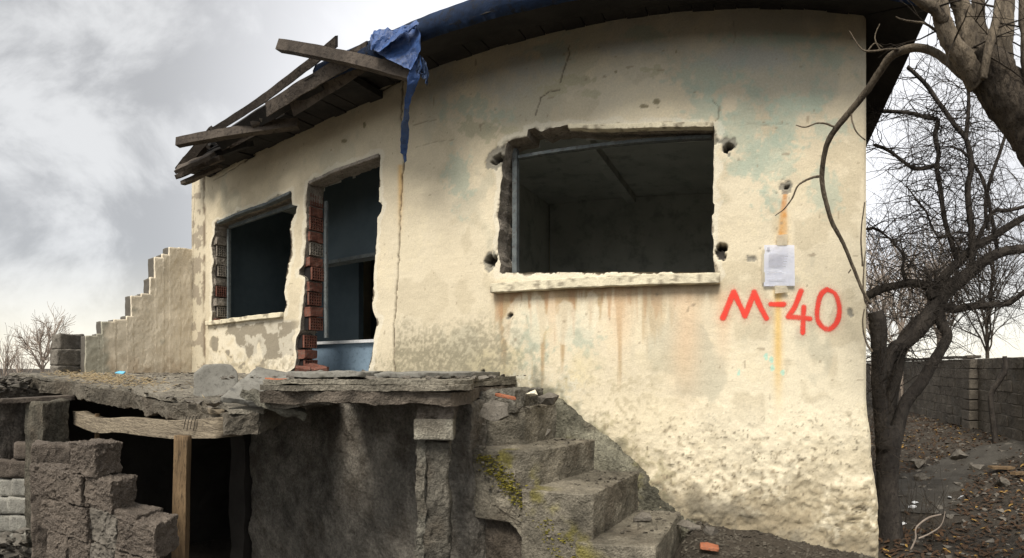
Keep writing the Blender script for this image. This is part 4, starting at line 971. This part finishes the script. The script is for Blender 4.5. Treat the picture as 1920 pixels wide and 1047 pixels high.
plank(335, 330, 6.5, 420, 295, 6.0, .14, .05, 'eave_board', M['wood'], 'splintered board end over the house corner', 25, 8, amp=.02)
plank(342, 345, 6.5, 415, 312, 6.2, .12, .04, 'eave_board', M['wood'], None, 10, 9, amp=.02)
plank(330, 318, 6.3, 400, 290, 5.9, .12, .04, 'eave_board', M['wood'], None, 45, 10, amp=.025)
plank(350, 312, 6.6, 470, 268, 5.9, .16, .06, 'eave_board', M['soffit'], None, 20, 11, amp=.02)
plank(392, 275, 6.2, 360, 310, 6.6, .08, .04, 'rafter', M['wood'], None, 20, 12)
r_ = random.Random(64)
for k in range(16):
    t = r_.random(); x0 = 345 + 330 * t; y0 = 322 - 205 * t ** 1.0 + r_.uniform(-14, 10); L9 = r_.uniform(35, 95)
    rr0 = 6.4 - 1.75 * t; plank(x0, y0, rr0, x0 + L9, y0 - L9 * r_.uniform(.42, .72), rr0 - L9 * .0052, r_.uniform(.02, .06), r_.uniform(.015, .03), 'batten', M['wood'] if k % 3 else M['soffit'], None, r_.uniform(0, 80), 500 + k, amp=.016)
# decking of the ruined eave
bm = bmesh.new()
for k in range(19):
    xa = -6.05 + k * .15; yo = 3.50 + r_.uniform(-.10, .12) + (.15 if k < 2 else 0)
    bx(bm, xa, xa + .145, yo, 4.6, 2.50 + r_.uniform(-.012, .012), 2.535 + .001 * k)
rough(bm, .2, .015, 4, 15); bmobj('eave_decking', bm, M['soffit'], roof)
# old tiles lying along the ruined eave
for k in range(9):
    p = PT(470 + k * 16, 224 - k * 11.5, 5.35 - k * .09); bm = bmesh.new()
    tube(bm, [(p.x - .1, p.y + .1, p.z + .02), (p.x + .12, p.y + .18, p.z + .05)], [.045, .052], 8); bmobj('ridge_tile', bm, M['stone'] if k % 2 else M['wood'], roof, True)

# ------------------------------------------------------------------ tarp
tarp = empty('tarpaulin', (-1.5, 3.4, 2.5), 'torn blue tarpaulin draped over the roof edge with a strip hanging down', 'tarpaulin')
def cloth(name, pts, m, amp=.02, scale=5, Ln=.05, seed=0, th=.003):
    bm = bmesh.new(); vs_ = [bm.verts.new(p) for p in pts]; f = bm.faces.new(vs_)
    bmesh.ops.triangulate(bm, faces=[f]); chop(bm, Ln)
    P = np.array([v.co[:] for v in bm.verts]); D = np.stack([.35 - 1.5 * np.abs(fbm(P * scale * .8 + 9 * k, seed + k, 4)) for k in range(3)], 1) * amp * 1.5
    for v, q in zip(bm.verts, P + D): v.co = q
    bmesh.ops.recalc_face_normals(bm, faces=bm.faces[:]); bmesh.ops.solidify(bm, geom=bm.faces[:], thickness=th)
    return bmobj(name, bm, m, tarp, False)
cloth('hanging_flap', [PT(694, 68, 4.30), PT(740, 62, 4.15), PT(778, 46, 4.05), PT(786, 70, 3.98), PT(785, 98, 4.0), PT(780, 110, 4.02), PT(768, 134, 4.05), PT(727, 116, 4.12), PT(702, 94, 4.22)], M['tarp'], .022, 6, .022, 1)
cloth('flap_roll', [PT(692, 72, 4.22), PT(700, 58, 4.2), PT(740, 56, 4.1), PT(782, 36, 4.0), PT(784, 48, 3.96), PT(745, 76, 4.02), PT(712, 98, 4.12), PT(698, 90, 4.18)], M['tarp'], .03, 9, .022, 2)
cloth('hanging_strip', [PT(768, 92, 4.04), PT(783, 92, 4.03), PT(789, 125, 4.04), PT(783, 146, 4.08), PT(768, 194, 4.2), PT(764, 250, 4.45), PT(762, 290, 4.6), PT(762, 303, 4.65), PT(756, 308, 4.68), PT(755, 292, 4.62), PT(749, 289, 4.6), PT(749, 240, 4.4), PT(757, 210, 4.25), PT(762, 160, 4.1), PT(764, 130, 4.06)], M['tarp'], .022, 7, .022, 3)
r_ = random.Random(8)
for k in range(7):
    x = 783 + k * 2; y0 = 98 + k * 3; cloth('torn_shred', [PT(x, y0, 4.03), PT(x + 3, y0 + 3, 4.03), PT(x + 2 + k, y0 + 30 + 6 * (k % 3), 4.05), PT(x - 1 + k, y0 + 42 - 5 * (k % 2), 4.07)], M['tarpd'], .02, 12, .03, 10 + k)
# the sheet over the eave: wraps the roof edge
bm = bmesh.new(); cols = []
for i in range(150):
    x = -3.42 + i * (4.62 / 149); ye = 3.32 + (x + 3.35) * .044; row = []
    for j, (dy, dz) in enumerate([(1.6, .66), (1.0, .45), (.5, .27), (.15, .14), (.0, .09), (-.03, .03), (-.015, -.05), (.03, -.075)]):
        row.append((x, ye + dy, 2.46 + dz))
    cols.append(row)
P = np.array(cols).reshape(-1, 3); D = fbm(P * 3.2, 7, 4)[:, None] * np.array((.02, .05, .06)) ; P = P + D
P[:, 2] += .035
vs_ = [bm.verts.new(p) for p in P]
for i in range(149):
    for j in range(7): bm.faces.new((vs_[i * 8 + j], vs_[(i + 1) * 8 + j], vs_[(i + 1) * 8 + j + 1], vs_[i * 8 + j + 1]))
bmesh.ops.solidify(bm, geom=bm.faces[:], thickness=.003); bmobj('roof_sheet', bm, M['tarpd'], tarp, True)

# ------------------------------------------------------------------ trees
def limb(pts, name, parent, m, seg=9, wob=.12, amp=.006, seed=0):   # pts: (px, py, r, radius in px)
    q = []
    for px, py, r, rp in pts: p = PT(px, py, r); q.append((p.x, p.y, p.z, rp / F * r))
    s = spline(q, 7); bm = bmesh.new(); tube(bm, [p[:3] for p in s], [max(.002, p[3]) for p in s], seg, True, wob, seed)
    P = np.array([v.co[:] for v in bm.verts]); D = np.stack([fbm(P * 8 + 5 * k, seed + k, 3) for k in range(3)], 1) * amp
    for v, c in zip(bm.verts, P + D): v.co = c
    bmobj(name, bm, m, parent, True); return s
def twig(bm, p, d, l, r, rr, depth, droop=0., seg=4, split=.55, wander=.35):
    n = max(3, int(l / .07)); pts = [Vector(p)]; d = Vector(d).normalized()
    for k in range(n):
        d = (d + Vector((rr.gauss(0, 1), rr.gauss(0, 1), rr.gauss(0, 1))) * wander * .35 + Vector((0, 0, -droop * .12))).normalized()
        pts.append(pts[-1] + d * l / n)
    tube(bm, pts, [r * (1 - .75 * k / n) for k in range(n + 1)], seg if r > .004 else 3, False)
    if depth > 0:
        for k in range(1, n + 1):
            if rr.random() < split:
                dd = (d * .6 + Vector((rr.gauss(0, 1), rr.gauss(0, 1), rr.gauss(0, 1))) * .7).normalized()
                twig(bm, pts[k], dd, l * rr.uniform(.35, .7), r * .6 * (1 - .5 * k / n), rr, depth - 1, droop, seg, split, wander)
# near tree leaning in from the side
t1 = empty('leaning_tree', (2.2, 2.0, -1.4), 'big bare leaning tree whose forked trunk and arching bough overhang the wall corner', 'tree')
limb([(2150, 1090, 3.3, 78), (2110, 800, 3.25, 70), (2075, 600, 3.2, 66), (2030, 420, 3.15, 60), (1985, 320, 3.1, 56), (1938, 245, 3.08, 52), (1896, 190, 3.05, 48), (1860, 145, 3.02, 44), (1838, 105, 3.0, 36)], 'trunk', t1, M['bark'], 28, .10, .035, 1)
B1 = [[(1836, 150, 3.0, 30), (1812, 120, 2.95, 24), (1786, 85, 2.9, 20), (1768, 45, 2.88, 18), (1762, 0, 2.9, 16), (1757, -60, 2.95, 13)],
      [(1770, 40, 2.86, 14), (1752, 18, 2.8, 12), (1732, 8, 2.75, 10), (1700, -10, 2.7, 8)],
      [(1838, 150, 3.05, 30), (1822, 110, 3.0, 22), (1813, 65, 3.0, 19), (1806, 28, 3.0, 18), (1794, -5, 3.0, 17), (1780, -60, 3.05, 14)],
      [(1848, 130, 3.15, 22), (1842, 80, 3.2, 17), (1834, 36, 3.25, 14), (1833, -50, 3.3, 12)],
      [(1880, 160, 3.15, 26), (1880, 100, 3.2, 20), (1884, 54, 3.25, 17), (1887, 0, 3.3, 15), (1889, -60, 3.35, 14)],
      [(1846, 150, 2.88, 8), (1850, 110, 2.86, 9), (1858, 70, 2.88, 9), (1868, 35, 2.9, 8), (1876, -40, 2.95, 7)],
      [(1935, 250, 3.0, 15), (1932, 150, 2.95, 14), (1921, 60, 2.95, 11), (1916, -50, 3.0, 10)]]
tip = []
for k, b in enumerate(B1): tip.append(limb(b, 'bough', t1, M['barkl'], 12, .14, .014, 10 + k))
arc = [(1830, 150, 3.0, 13.3), (1800, 132, 3.0, 12.35), (1778, 116, 3.0, 8.88), (1756, 101, 3.02, 8.14), (1727, 90, 3.05, 7.77), (1698, 93, 3.1, 7.4), (1669, 108, 3.15, 7.03), (1647, 138, 3.2, 6.66), (1625, 171, 3.25, 6.29), (1596, 207, 3.3, 5.92), (1571, 236, 3.35, 5.55), (1552, 266, 3.4, 5.18), (1544, 300, 3.45, 4.81), (1541, 334, 3.5, 4.81), (1548, 376, 3.55, 4.44), (1560, 418, 3.6, 4.44), (1581, 457, 3.65, 3.7), (1598, 499, 3.7, 3.33), (1617, 544, 3.75, 3.11), (1632, 570, 3.8, 2.96)]
limb(arc, 'arching_bough', t1, M['barkl'], 10, .10, .004, 30)
for k, b in enumerate([[(1541, 331, 3.5, 2.6), (1522, 334, 3.48, 2.2), (1508, 340, 3.46, 2), (1495, 350, 3.45, 1.8), (1485, 372, 3.45, 1.6), (1470, 392, 3.45, 1.3), (1453, 405, 3.45, .9)],
                       [(1568, 240, 3.35, 2.2), (1550, 233, 3.33, 1.8), (1530, 232, 3.3, 1.5), (1510, 238, 3.3, 1.2), (1492, 234, 3.3, .9)],
                       [(1596, 207, 3.3, 2), (1598, 228, 3.3, 1.6), (1606, 248, 3.3, 1.5), (1622, 262, 3.3, 1.2)],
                       [(1690, 92, 3.1, 2.2), (1660, 92, 3.1, 2), (1625, 95, 3.1, 1.8), (1612, 88, 3.1, 1.5), (1600, 70, 3.1, 1.2), (1593, 58, 3.1, .8)],
                       [(1650, 94, 3.1, 1.5), (1640, 70, 3.1, 1.2), (1650, 45, 3.1, .9)],
                       [(1627, 95, 3.1, 1.3), (1640, 82, 3.1, 1), (1655, 90, 3.1, .8)],
                       [(1757, 60, 2.9, 3), (1735, 45, 2.9, 2.4), (1700, 38, 2.9, 1.8), (1680, 30, 2.9, 1.2)],
                       [(1617, 500, 3.8, 1.8), (1615, 440, 3.8, 1.6), (1622, 380, 3.8, 1.2)],
                       [(1632, 585, 3.8, 2.), (1620, 560, 3.8, 1.8), (1618, 520, 3.8, 1.5), (1624, 470, 3.8, 1.)],
                       [(1636, 660, 3.8, 2.4), (1624, 640, 3.8, 2.), (1618, 610, 3.8, 1.8), (1621, 580, 3.8, 1.4)],
                       [(1595, 505, 3.7, 1.5), (1590, 512, 3.7, 1.2)]]):
    limb(b, 'twig', t1, M['barkl'], 6, .3, .006, 50 + k)
bm = bmesh.new(); rr = random.Random(3)
for s in tip:
    for p in s[8::3]:
        if rr.random() < .6: twig(bm, p[:3], (rr.gauss(0, 1), rr.gauss(0, .6), rr.uniform(-.2, 1)), rr.uniform(.25, .6), .006, rr, 1, .2)
o = bmobj('twigs', bm, M['bark'], t1)

# many-stemmed tree at the house corner
t2 = empty('corner_tree', (1.12, 4.7, -1.4), 'dark many-limbed bare tree growing tight against the house corner', 'tree')
T2 = [('trunk', [(1672, 1075, 4.7, 28), (1668, 1000, 4.7, 26), (1664, 930, 4.7, 22), (1664, 870, 4.7, 22), (1666, 825, 4.7, 24), (1664, 800, 4.7, 20)]),
      ('stem', [(1660, 840, 4.66, 17), (1652, 780, 4.62, 15), (1648, 720, 4.6, 14), (1648, 660, 4.58, 15), (1646, 610, 4.56, 17), (1641, 585, 4.55, 15)]),
      ('stem', [(1672, 850, 4.75, 16), (1686, 790, 4.8, 13), (1700, 752, 4.85, 12), (1727, 718, 4.9, 12), (1750, 680, 4.95, 11), (1768, 650, 5, 10), (1776, 628, 5.02, 10), (1765, 606, 5.05, 11), (1757, 575, 5.1, 13)]),
      ('limb', [(1650, 720, 4.75, 12), (1672, 660, 4.85, 13), (1700, 640, 4.95, 15), (1730, 608, 5, 17), (1755, 575, 5.1, 16), (1775, 545, 5.15, 14), (1812, 517, 5.2, 13), (1852, 486, 5.25, 10), (1887, 471, 5.3, 9), (1935, 466, 5.35, 8)]),
      ('limb', [(1662, 800, 4.85, 12), (1680, 700, 4.95, 13), (1690, 650, 5, 14), (1715, 612, 5.05, 13), (1750, 585, 5.1, 12)]),
      ('limb', [(1750, 560, 5.1, 12), (1738, 538, 5.1, 8), (1712, 531, 5.1, 8), (1680, 536, 5.1, 7), (1650, 544, 5.1, 8), (1629, 554, 5.1, 8), (1600, 575, 5.2, 8)]),
      ('limb', [(1752, 560, 5.15, 12), (1770, 520, 5.2, 9), (1800, 490, 5.25, 9), (1826, 464, 5.3, 8), (1856, 448, 5.35, 7), (1890, 425, 5.4, 7), (1935, 400, 5.45, 6)]),
      ('limb', [(1796, 490, 5.3, 6), (1786, 462, 5.3, 5.5), (1776, 430, 5.3, 5), (1768, 392, 5.3, 5), (1762, 345, 5.3, 5), (1756, 315, 5.3, 5), (1760, 288, 5.3, 5), (1753, 254, 5.3, 5), (1758, 226, 5.3, 4.5), (1736, 220, 5.3, 4.2), (1705, 212, 5.3, 4), (1662, 209, 5.3, 3.5), (1630, 214, 5.3, 3)]),
      ('limb', [(1822, 510, 5.2, 7), (1823, 470, 5.2, 7), (1822, 430, 5.2, 7), (1816, 385, 5.2, 6.5), (1815, 350, 5.2, 6), (1821, 309, 5.2, 6), (1811, 262, 5.2, 5.5), (1789, 232, 5.2, 5), (1763, 196, 5.2, 5), (1734, 156, 5.2, 4.5), (1702, 125, 5.2, 4)]),
      ('limb', [(1811, 262, 5.2, 4.5), (1815, 220, 5.2, 4), (1816, 174, 5.2, 3.6), (1810, 120, 5.2, 3)]),
      ('limb', [(1760, 572, 5.1, 11), (1790, 580, 5.1, 8), (1815, 576, 5.1, 7), (1845, 573, 5.1, 6.5), (1885, 570, 5.1, 5.5), (1905, 560, 5.1, 5), (1935, 535, 5.1, 5)]),
      ('limb', [(1840, 575, 5.1, 5), (1844, 560, 5.1, 4), (1850, 556, 5.1, 3)]),
      ('limb', [(1736, 545, 5.12, 7), (1742, 520, 5.1, 6), (1737, 508, 5.1, 4)]),
      ('limb', [(1750, 540, 5.12, 6), (1756, 520, 5.1, 4), (1752, 508, 5.1, 3)]),
      ('limb', [(1754, 310, 5.3, 4), (1735, 315, 5.3, 4), (1712, 315, 5.3, 3.6), (1690, 300, 5.3, 3.4), (1665, 282, 5.3, 3), (1638, 272, 5.3, 2.6)]),
      ('limb', [(1852, 430, 5.5, 4), (1848, 380, 5.5, 4), (1862, 320, 5.5, 3.6), (1880, 270, 5.5, 3.2), (1887, 243, 5.5, 3)]),
      ('limb', [(1872, 480, 5.5, 3.6), (1850, 360, 5.5, 4), (1828, 310, 5.5, 3.4), (1800, 280, 5.5, 2.4)]),
      ('limb', [(1780, 440, 5.2, 3), (1760, 445, 5.2, 2.5), (1745, 420, 5.2, 2.2), (1735, 395, 5.2, 2), (1715, 370, 5.2, 1.8), (1700, 350, 5.2, 1.5)]),
      ('limb', [(1700, 533, 5.1, 4), (1692, 510, 5.1, 3.4), (1694, 480, 5.1, 3), (1678, 460, 5.1, 2.4), (1665, 445, 5.1, 2), (1640, 428, 5.1, 2.2), (1615, 432, 5.1, 2)]),
      ('limb', [(1826, 464, 5.3, 5), (1860, 400, 5.3, 4), (1890, 395, 5.35, 3.6), (1930, 385, 5.4, 3)])]
segs2 = []
for k, (nm_, b) in enumerate(T2): s = limb(b, nm_, t2, M['barkd'], 10 if b[0][3] > 8 else 7, .12, .007, 70 + k); segs2.append(s)
bm = bmesh.new(); rr = random.Random(17)
for s in segs2[3:]:
    for p in s[3::2]:
        for _ in range(3):
            if rr.random() < .78:
                twig(bm, p[:3], (rr.gauss(0, 1), rr.gauss(0, .8), rr.uniform(-.5, 1)), rr.uniform(.3, .95), .0048, rr, 2, rr.choice([.0, .3, .9]), 4, .40, .55)
bmobj('twigs', bm, M['barkd'], t2)
bm = bmesh.new()
for k in range(110):
    p = PT(1632 + rr.random() * 30, rr.uniform(640, 900), 4.45); twig(bm, p, (rr.gauss(0, .6), -.3, rr.uniform(-.2, 1)), rr.uniform(.1, .3), .003, rr, 1, .6)
bmobj('suckers', bm, M['bark'], t2)

# background bare trees
def bare_tree(name, base, h, label, seed, m, spread=.5, n0=9, r0=.06, levels=4, group=None, droop=0., lean=(0, 0), tr=.012):
    e = empty(name, base, label, 'tree', group); rr = random.Random(seed)
    bmt = bmesh.new(); bmc = bmesh.new()
    top = Vector((base[0] + lean[0], base[1] + lean[1], base[2] + h * .45)); b0 = Vector(base)
    tube(bmt, [b0, b0.lerp(top, .5) + Vector((rr.uniform(-.1, .1), 0, 0)), top], [r0, r0 * .8, r0 * .6], 7)
    def grow(p, d, l, r, lv):
        n = 4; pts = [p]
        for k in range(n):
            d = (d + Vector((rr.gauss(0, .14), rr.gauss(0, .14), rr.gauss(0, .10) + .03 - droop * .1))).normalized(); pts.append(pts[-1] + d * l / n)
        tube(bmc, pts, [max(r * (1 - .5 * k / n), tr * .35) for k in range(n + 1)], 4 if r > tr else 3, False)
        if lv:
            for k in (1, 2, 3, 4, 4):
                if rr.random() < .92:
                    nd = (d + Vector((rr.gauss(0, 1), rr.gauss(0, 1), rr.gauss(0, .6))) * spread).normalized(); grow(pts[k], nd, l * rr.uniform(.5, .8), r * .55, lv - 1)
    for k in range(n0):
        a = k * 2.4; d = Vector((math.cos(a) * spread * 1.2, math.sin(a) * spread * 1.2, 1)).normalized()
        grow(b0.lerp(top, rr.uniform(.6, 1)), d, h * rr.uniform(.2, .32), r0 * .5, levels)
    bmobj('trunk', bmt, m, e, True); bmobj('crown', bmc, m, e); return e
p = PT(80, 706, 24); bare_tree('bare_tree', (p.x, p.y, -1.3), 4.0, 'small leafless tree far off beyond the porch blocks', 4, M['barkp'], .62, 8, .10, 3, tr=.02)
for k, (px, r, h, lb) in enumerate([(8, 14, 2.5, 'thin leafless sapling at the very edge, beyond the porch corner'), (36, 15, 2.1, 'low twiggy sapling next to the far small tree')]):
    p = PT(px, 700, r); bare_tree('sapling', (p.x, p.y, -1.3), h, lb, 20 + k, M['barkp'], .22, 7, .035, 2, tr=.012)
for k, (px, r, h, lb) in enumerate([(1690, 15, 5.6, 'brownish willow-like bare tree beyond the yard, just past the house corner'), (1760, 17, 6.4, 'thin reddish bare tree beyond the yard behind the upright limbs'), (1850, 16, 6.4, 'bare tree beyond the yard wall below the leaning trunk'), (1640, 18, 5.6, 'pale twiggy tree partly hidden by the house corner')]):
    p = PT(px, 700, r); bare_tree('bare_tree', (p.x, p.y, -1.4), h, lb, 40 + k, M['barkp'] if k != 2 else M['bark'], .42, 8, .08, 3, tr=.014)
# crooked vine against the yard wall
e = empty('wall_vine', (4.05, 9.0, -1.4), 'thick crooked vine stem climbing the block yard wall', 'vine')
limb([(1868, 838, 9.2, 7), (1862, 790, 9.2, 6), (1858, 742, 9.2, 6), (1872, 716, 9.2, 6), (1884, 695, 9.2, 6), (1884, 668, 9.2, 5)], 'stem', e, M['barkd'], 7, .2, .01, 3)

# ------------------------------------------------------------------ yard wall of blocks
yw = empty('yard_wall', (4.3, 12, -1.6), 'grey-brown concrete block wall enclosing the yard, with a projecting pier', 'wall')
bm = bmesh.new(); r_ = random.Random(21); hb = .2; bl = .4
bm2 = bmesh.new(); bx(bm2, 4.148, 4.40, 6.0, 22, -1.7, .16); rough(bm2, .3, .01, 2, 7); bmobj('core', bm2, M['mortar'], yw)
for row in range(10):
    z0 = -1.62 + row * hb; y = 6.0 - (.2 if row % 2 else 0)
    while y < 22:
        l = bl * r_.uniform(.94, 1.04); top = 0.22 + .05 * math.sin(y * 1.1) + (.10 if 9.6 < y < 10.6 else 0)
        if z0 + hb * .5 < top:
            box(bm, (4.22 + r_.uniform(-.012, .012), y + l / 2, z0 + hb / 2), (.17, l - .012, hb - .011), (0, r_.uniform(-1.2, 1.2), r_.uniform(-.8, .8)))
        y += l
rough(bm, .10, .014, 6, 8, bev=.008, small=.005); bmobj('brickwork', bm, M['yardblock'], yw)
bm = bmesh.new()
for row in range(9): box(bm, (4.08, 10.05, -1.62 + row * hb + .1), (.24, .40, hb - .018), (0, 0, r_.uniform(-1.5, 1.5)))
rough(bm, .08, .01, 6, 9, bev=.012); bmobj('pier', bm, M['yardblock'], yw)
bm = bmesh.new(); bx(bm, 4.1, 4.40, 10.3, 22, .20, .25)
rough(bm, .1, .03, 3, 10); bmobj('coping', bm, M['yardblock'], yw)

# ------------------------------------------------------------------ yard debris
def gzz(x, y): return float(gz(np.array([x]), np.array([y]))[0])
bm = bmesh.new(); bml = bmesh.new(); bmy = bmesh.new(); r_ = random.Random(88)
def leaf(bm, x, y, z, s, r_):
    a = r_.uniform(0, 6.28); t = r_.uniform(-.5, .5); c, s_ = math.cos(a), math.sin(a)
    q = [(-1, 0, 0), (-.3, -.45, .15), (.6, -.35, .2), (1, 0, 0), (.6, .35, .25), (-.3, .45, .2)]
    vs_ = [bm.verts.new((x + (u * c - v * s_) * s, y + (u * s_ + v * c) * s, z + (w_ + u * t) * s)) for u, v, w_ in q]
    try: bm.faces.new(vs_)
    except Exception: pass
for k in range(6500):
    y = 3.3 + 11 * r_.random() ** 1.3; x = r_.uniform(.95, 4.1)
    d = min(math.hypot(x - p[0], y - p[1]) / p[2] for p in pl[::4])
    if d < .95 and r_.random() < .93: continue
    z = gzz(x, y) if k % 3 == 0 else -1.40 + .22 * max(0, min(1, (x - 2.2) / 1.7)) * max(0, min(1, (y - 4.5) / 3.5)); z = gzz(x, y)
    leaf(bml if r_.random() < .93 else bmy, x, y, z + .012, r_.uniform(.02, .042), r_)
for k in range(1700):
    y = 3.3 + 10 * r_.random(); x = r_.uniform(.95, 4.1); shard(bm, x, y, gzz(x, y) + .005, r_.choice([.01, .015, .025, .05]) * r_.uniform(.7, 1.3), r_)
for v in [v for v in bm.verts if not v.link_faces]: bm.verts.remove(v)
o = bmobj('gravel', bm, M['stone']); props(o, 'stones and broken bits across the yard', None, None, 'stuff')
o = bmobj('fallen_leaves', bml, M['leaf']); props(o, 'brown fallen leaves covering the yard', None, None, 'stuff')
o = bmobj('yellow_leaves', bmy, M['leafy']); props(o, 'yellow leaves among the brown leaf litter', None, None, 'stuff')
def yrock(px, py, r, s, lb, seed, m='stone', sq=(1, 1, .6), nm_='loose_stone'):
    p = PT(px, py, r); rock(px, py, r, s, M[m], lb, seed, sq, nm_, gzz(p.x, p.y) + s * .15)
yrock(1798, 862, 8.2, .35, 'large flat stone at the base of the yard wall pier', 31); yrock(1722, 862, 7.9, .30, 'pale stone lying beside the corner tree across the yard', 32)
yrock(1710, 945, 5.6, .09, 'white crumpled scrap near the corner tree trunk', 33, 'white', (1.2, .8, .4), 'scrap_lump'); yrock(1830, 880, 7.5, .25, 'rounded stone in the leaf litter midway to the yard wall', 34)
yrock(1725, 895, 7., .25, 'squat stone next to the path bend', 35); yrock(1885, 905, 6.6, .24, 'dark stone at the path edge below the yellow plank', 36); yrock(1760, 975, 5.6, .12, 'small stone in the middle of the path', 37)
for k, (px, py, r, l, w_, rz, lb) in enumerate([(1885, 873, 7.3, .55, .10, 20, 'brown yellowish plank lying across the litter by the yard wall'), (1912, 886, 7.0, .4, .09, 40, 'short orange-brown plank end beside the yellowish plank')]):
    p = PT(px, py, r); bm = bmesh.new(); box(bm, (p.x, p.y, gzz(p.x, p.y) + .05), (l, w_, .03), (4, 8, rz)); rough(bm, .04, .014, 9, k); o = bmobj('plank', bm, M['post']); props(o, lb, 'plank')
for k, (px, py, r) in enumerate([(1690, 935, 5.0), (1715, 915, 5.8), (1780, 945, 6.0), (1800, 955, 6.0)]):
    p = PT(px, py, r); chunk('litter_scrap', [(-.04, -.02), (.04, -.025), (.03, .02), (-.03, .02)], .006, (12, 20 * k - 20, 40 * k), (p.x, p.y, gzz(p.x, p.y) + .03), M['white'], ['white scrap against the corner tree trunk', 'white scrap where the path starts', 'pale scrap lying on the path', 'pale chip on the path beyond the others'][k], 'scrap', 300 + k, .02, .01)
# dead twigs sprouting at the tree foot
e = empty('dead_shrub', (1.35, 4.6, -1.4), 'low dead shrub of thin dark stems at the foot of the corner tree', 'shrub'); bm = bmesh.new(); rr = random.Random(6)
for k in range(26):
    p = PT(rr.uniform(1690, 1770), 1000, rr.uniform(4.4, 5.6)); twig(bm, (p.x, p.y, gzz(p.x, p.y)), (rr.gauss(0, .4), rr.gauss(0, .3), 1), rr.uniform(.25, .6), .004, rr, 2, .2, 4, .4)
bmobj('stems', bm, M['bark'], e)
e = empty('fallen_branch', (1.35, 4.25, -1.4), 'pale forked dead branch lying at the bottom beside the house corner', 'branch'); 
limb([(1703, 1040, 4.35, 2), (1716, 1012, 4.35, 1.9), (1718, 990, 4.35, 1.7), (1740, 972, 4.4, 2.), (1765, 965, 4.4, 1.5)], 'stem', e, M['barkp'], 5, .2, .003, 1); limb([(1722, 1010, 4.35, 2), (1745, 1000, 4.35, 1.6), (1765, 985, 4.35, 1.2), (1772, 960, 4.35, 1)], 'stem', e, M['barkp'], 5, .2, .003, 2)
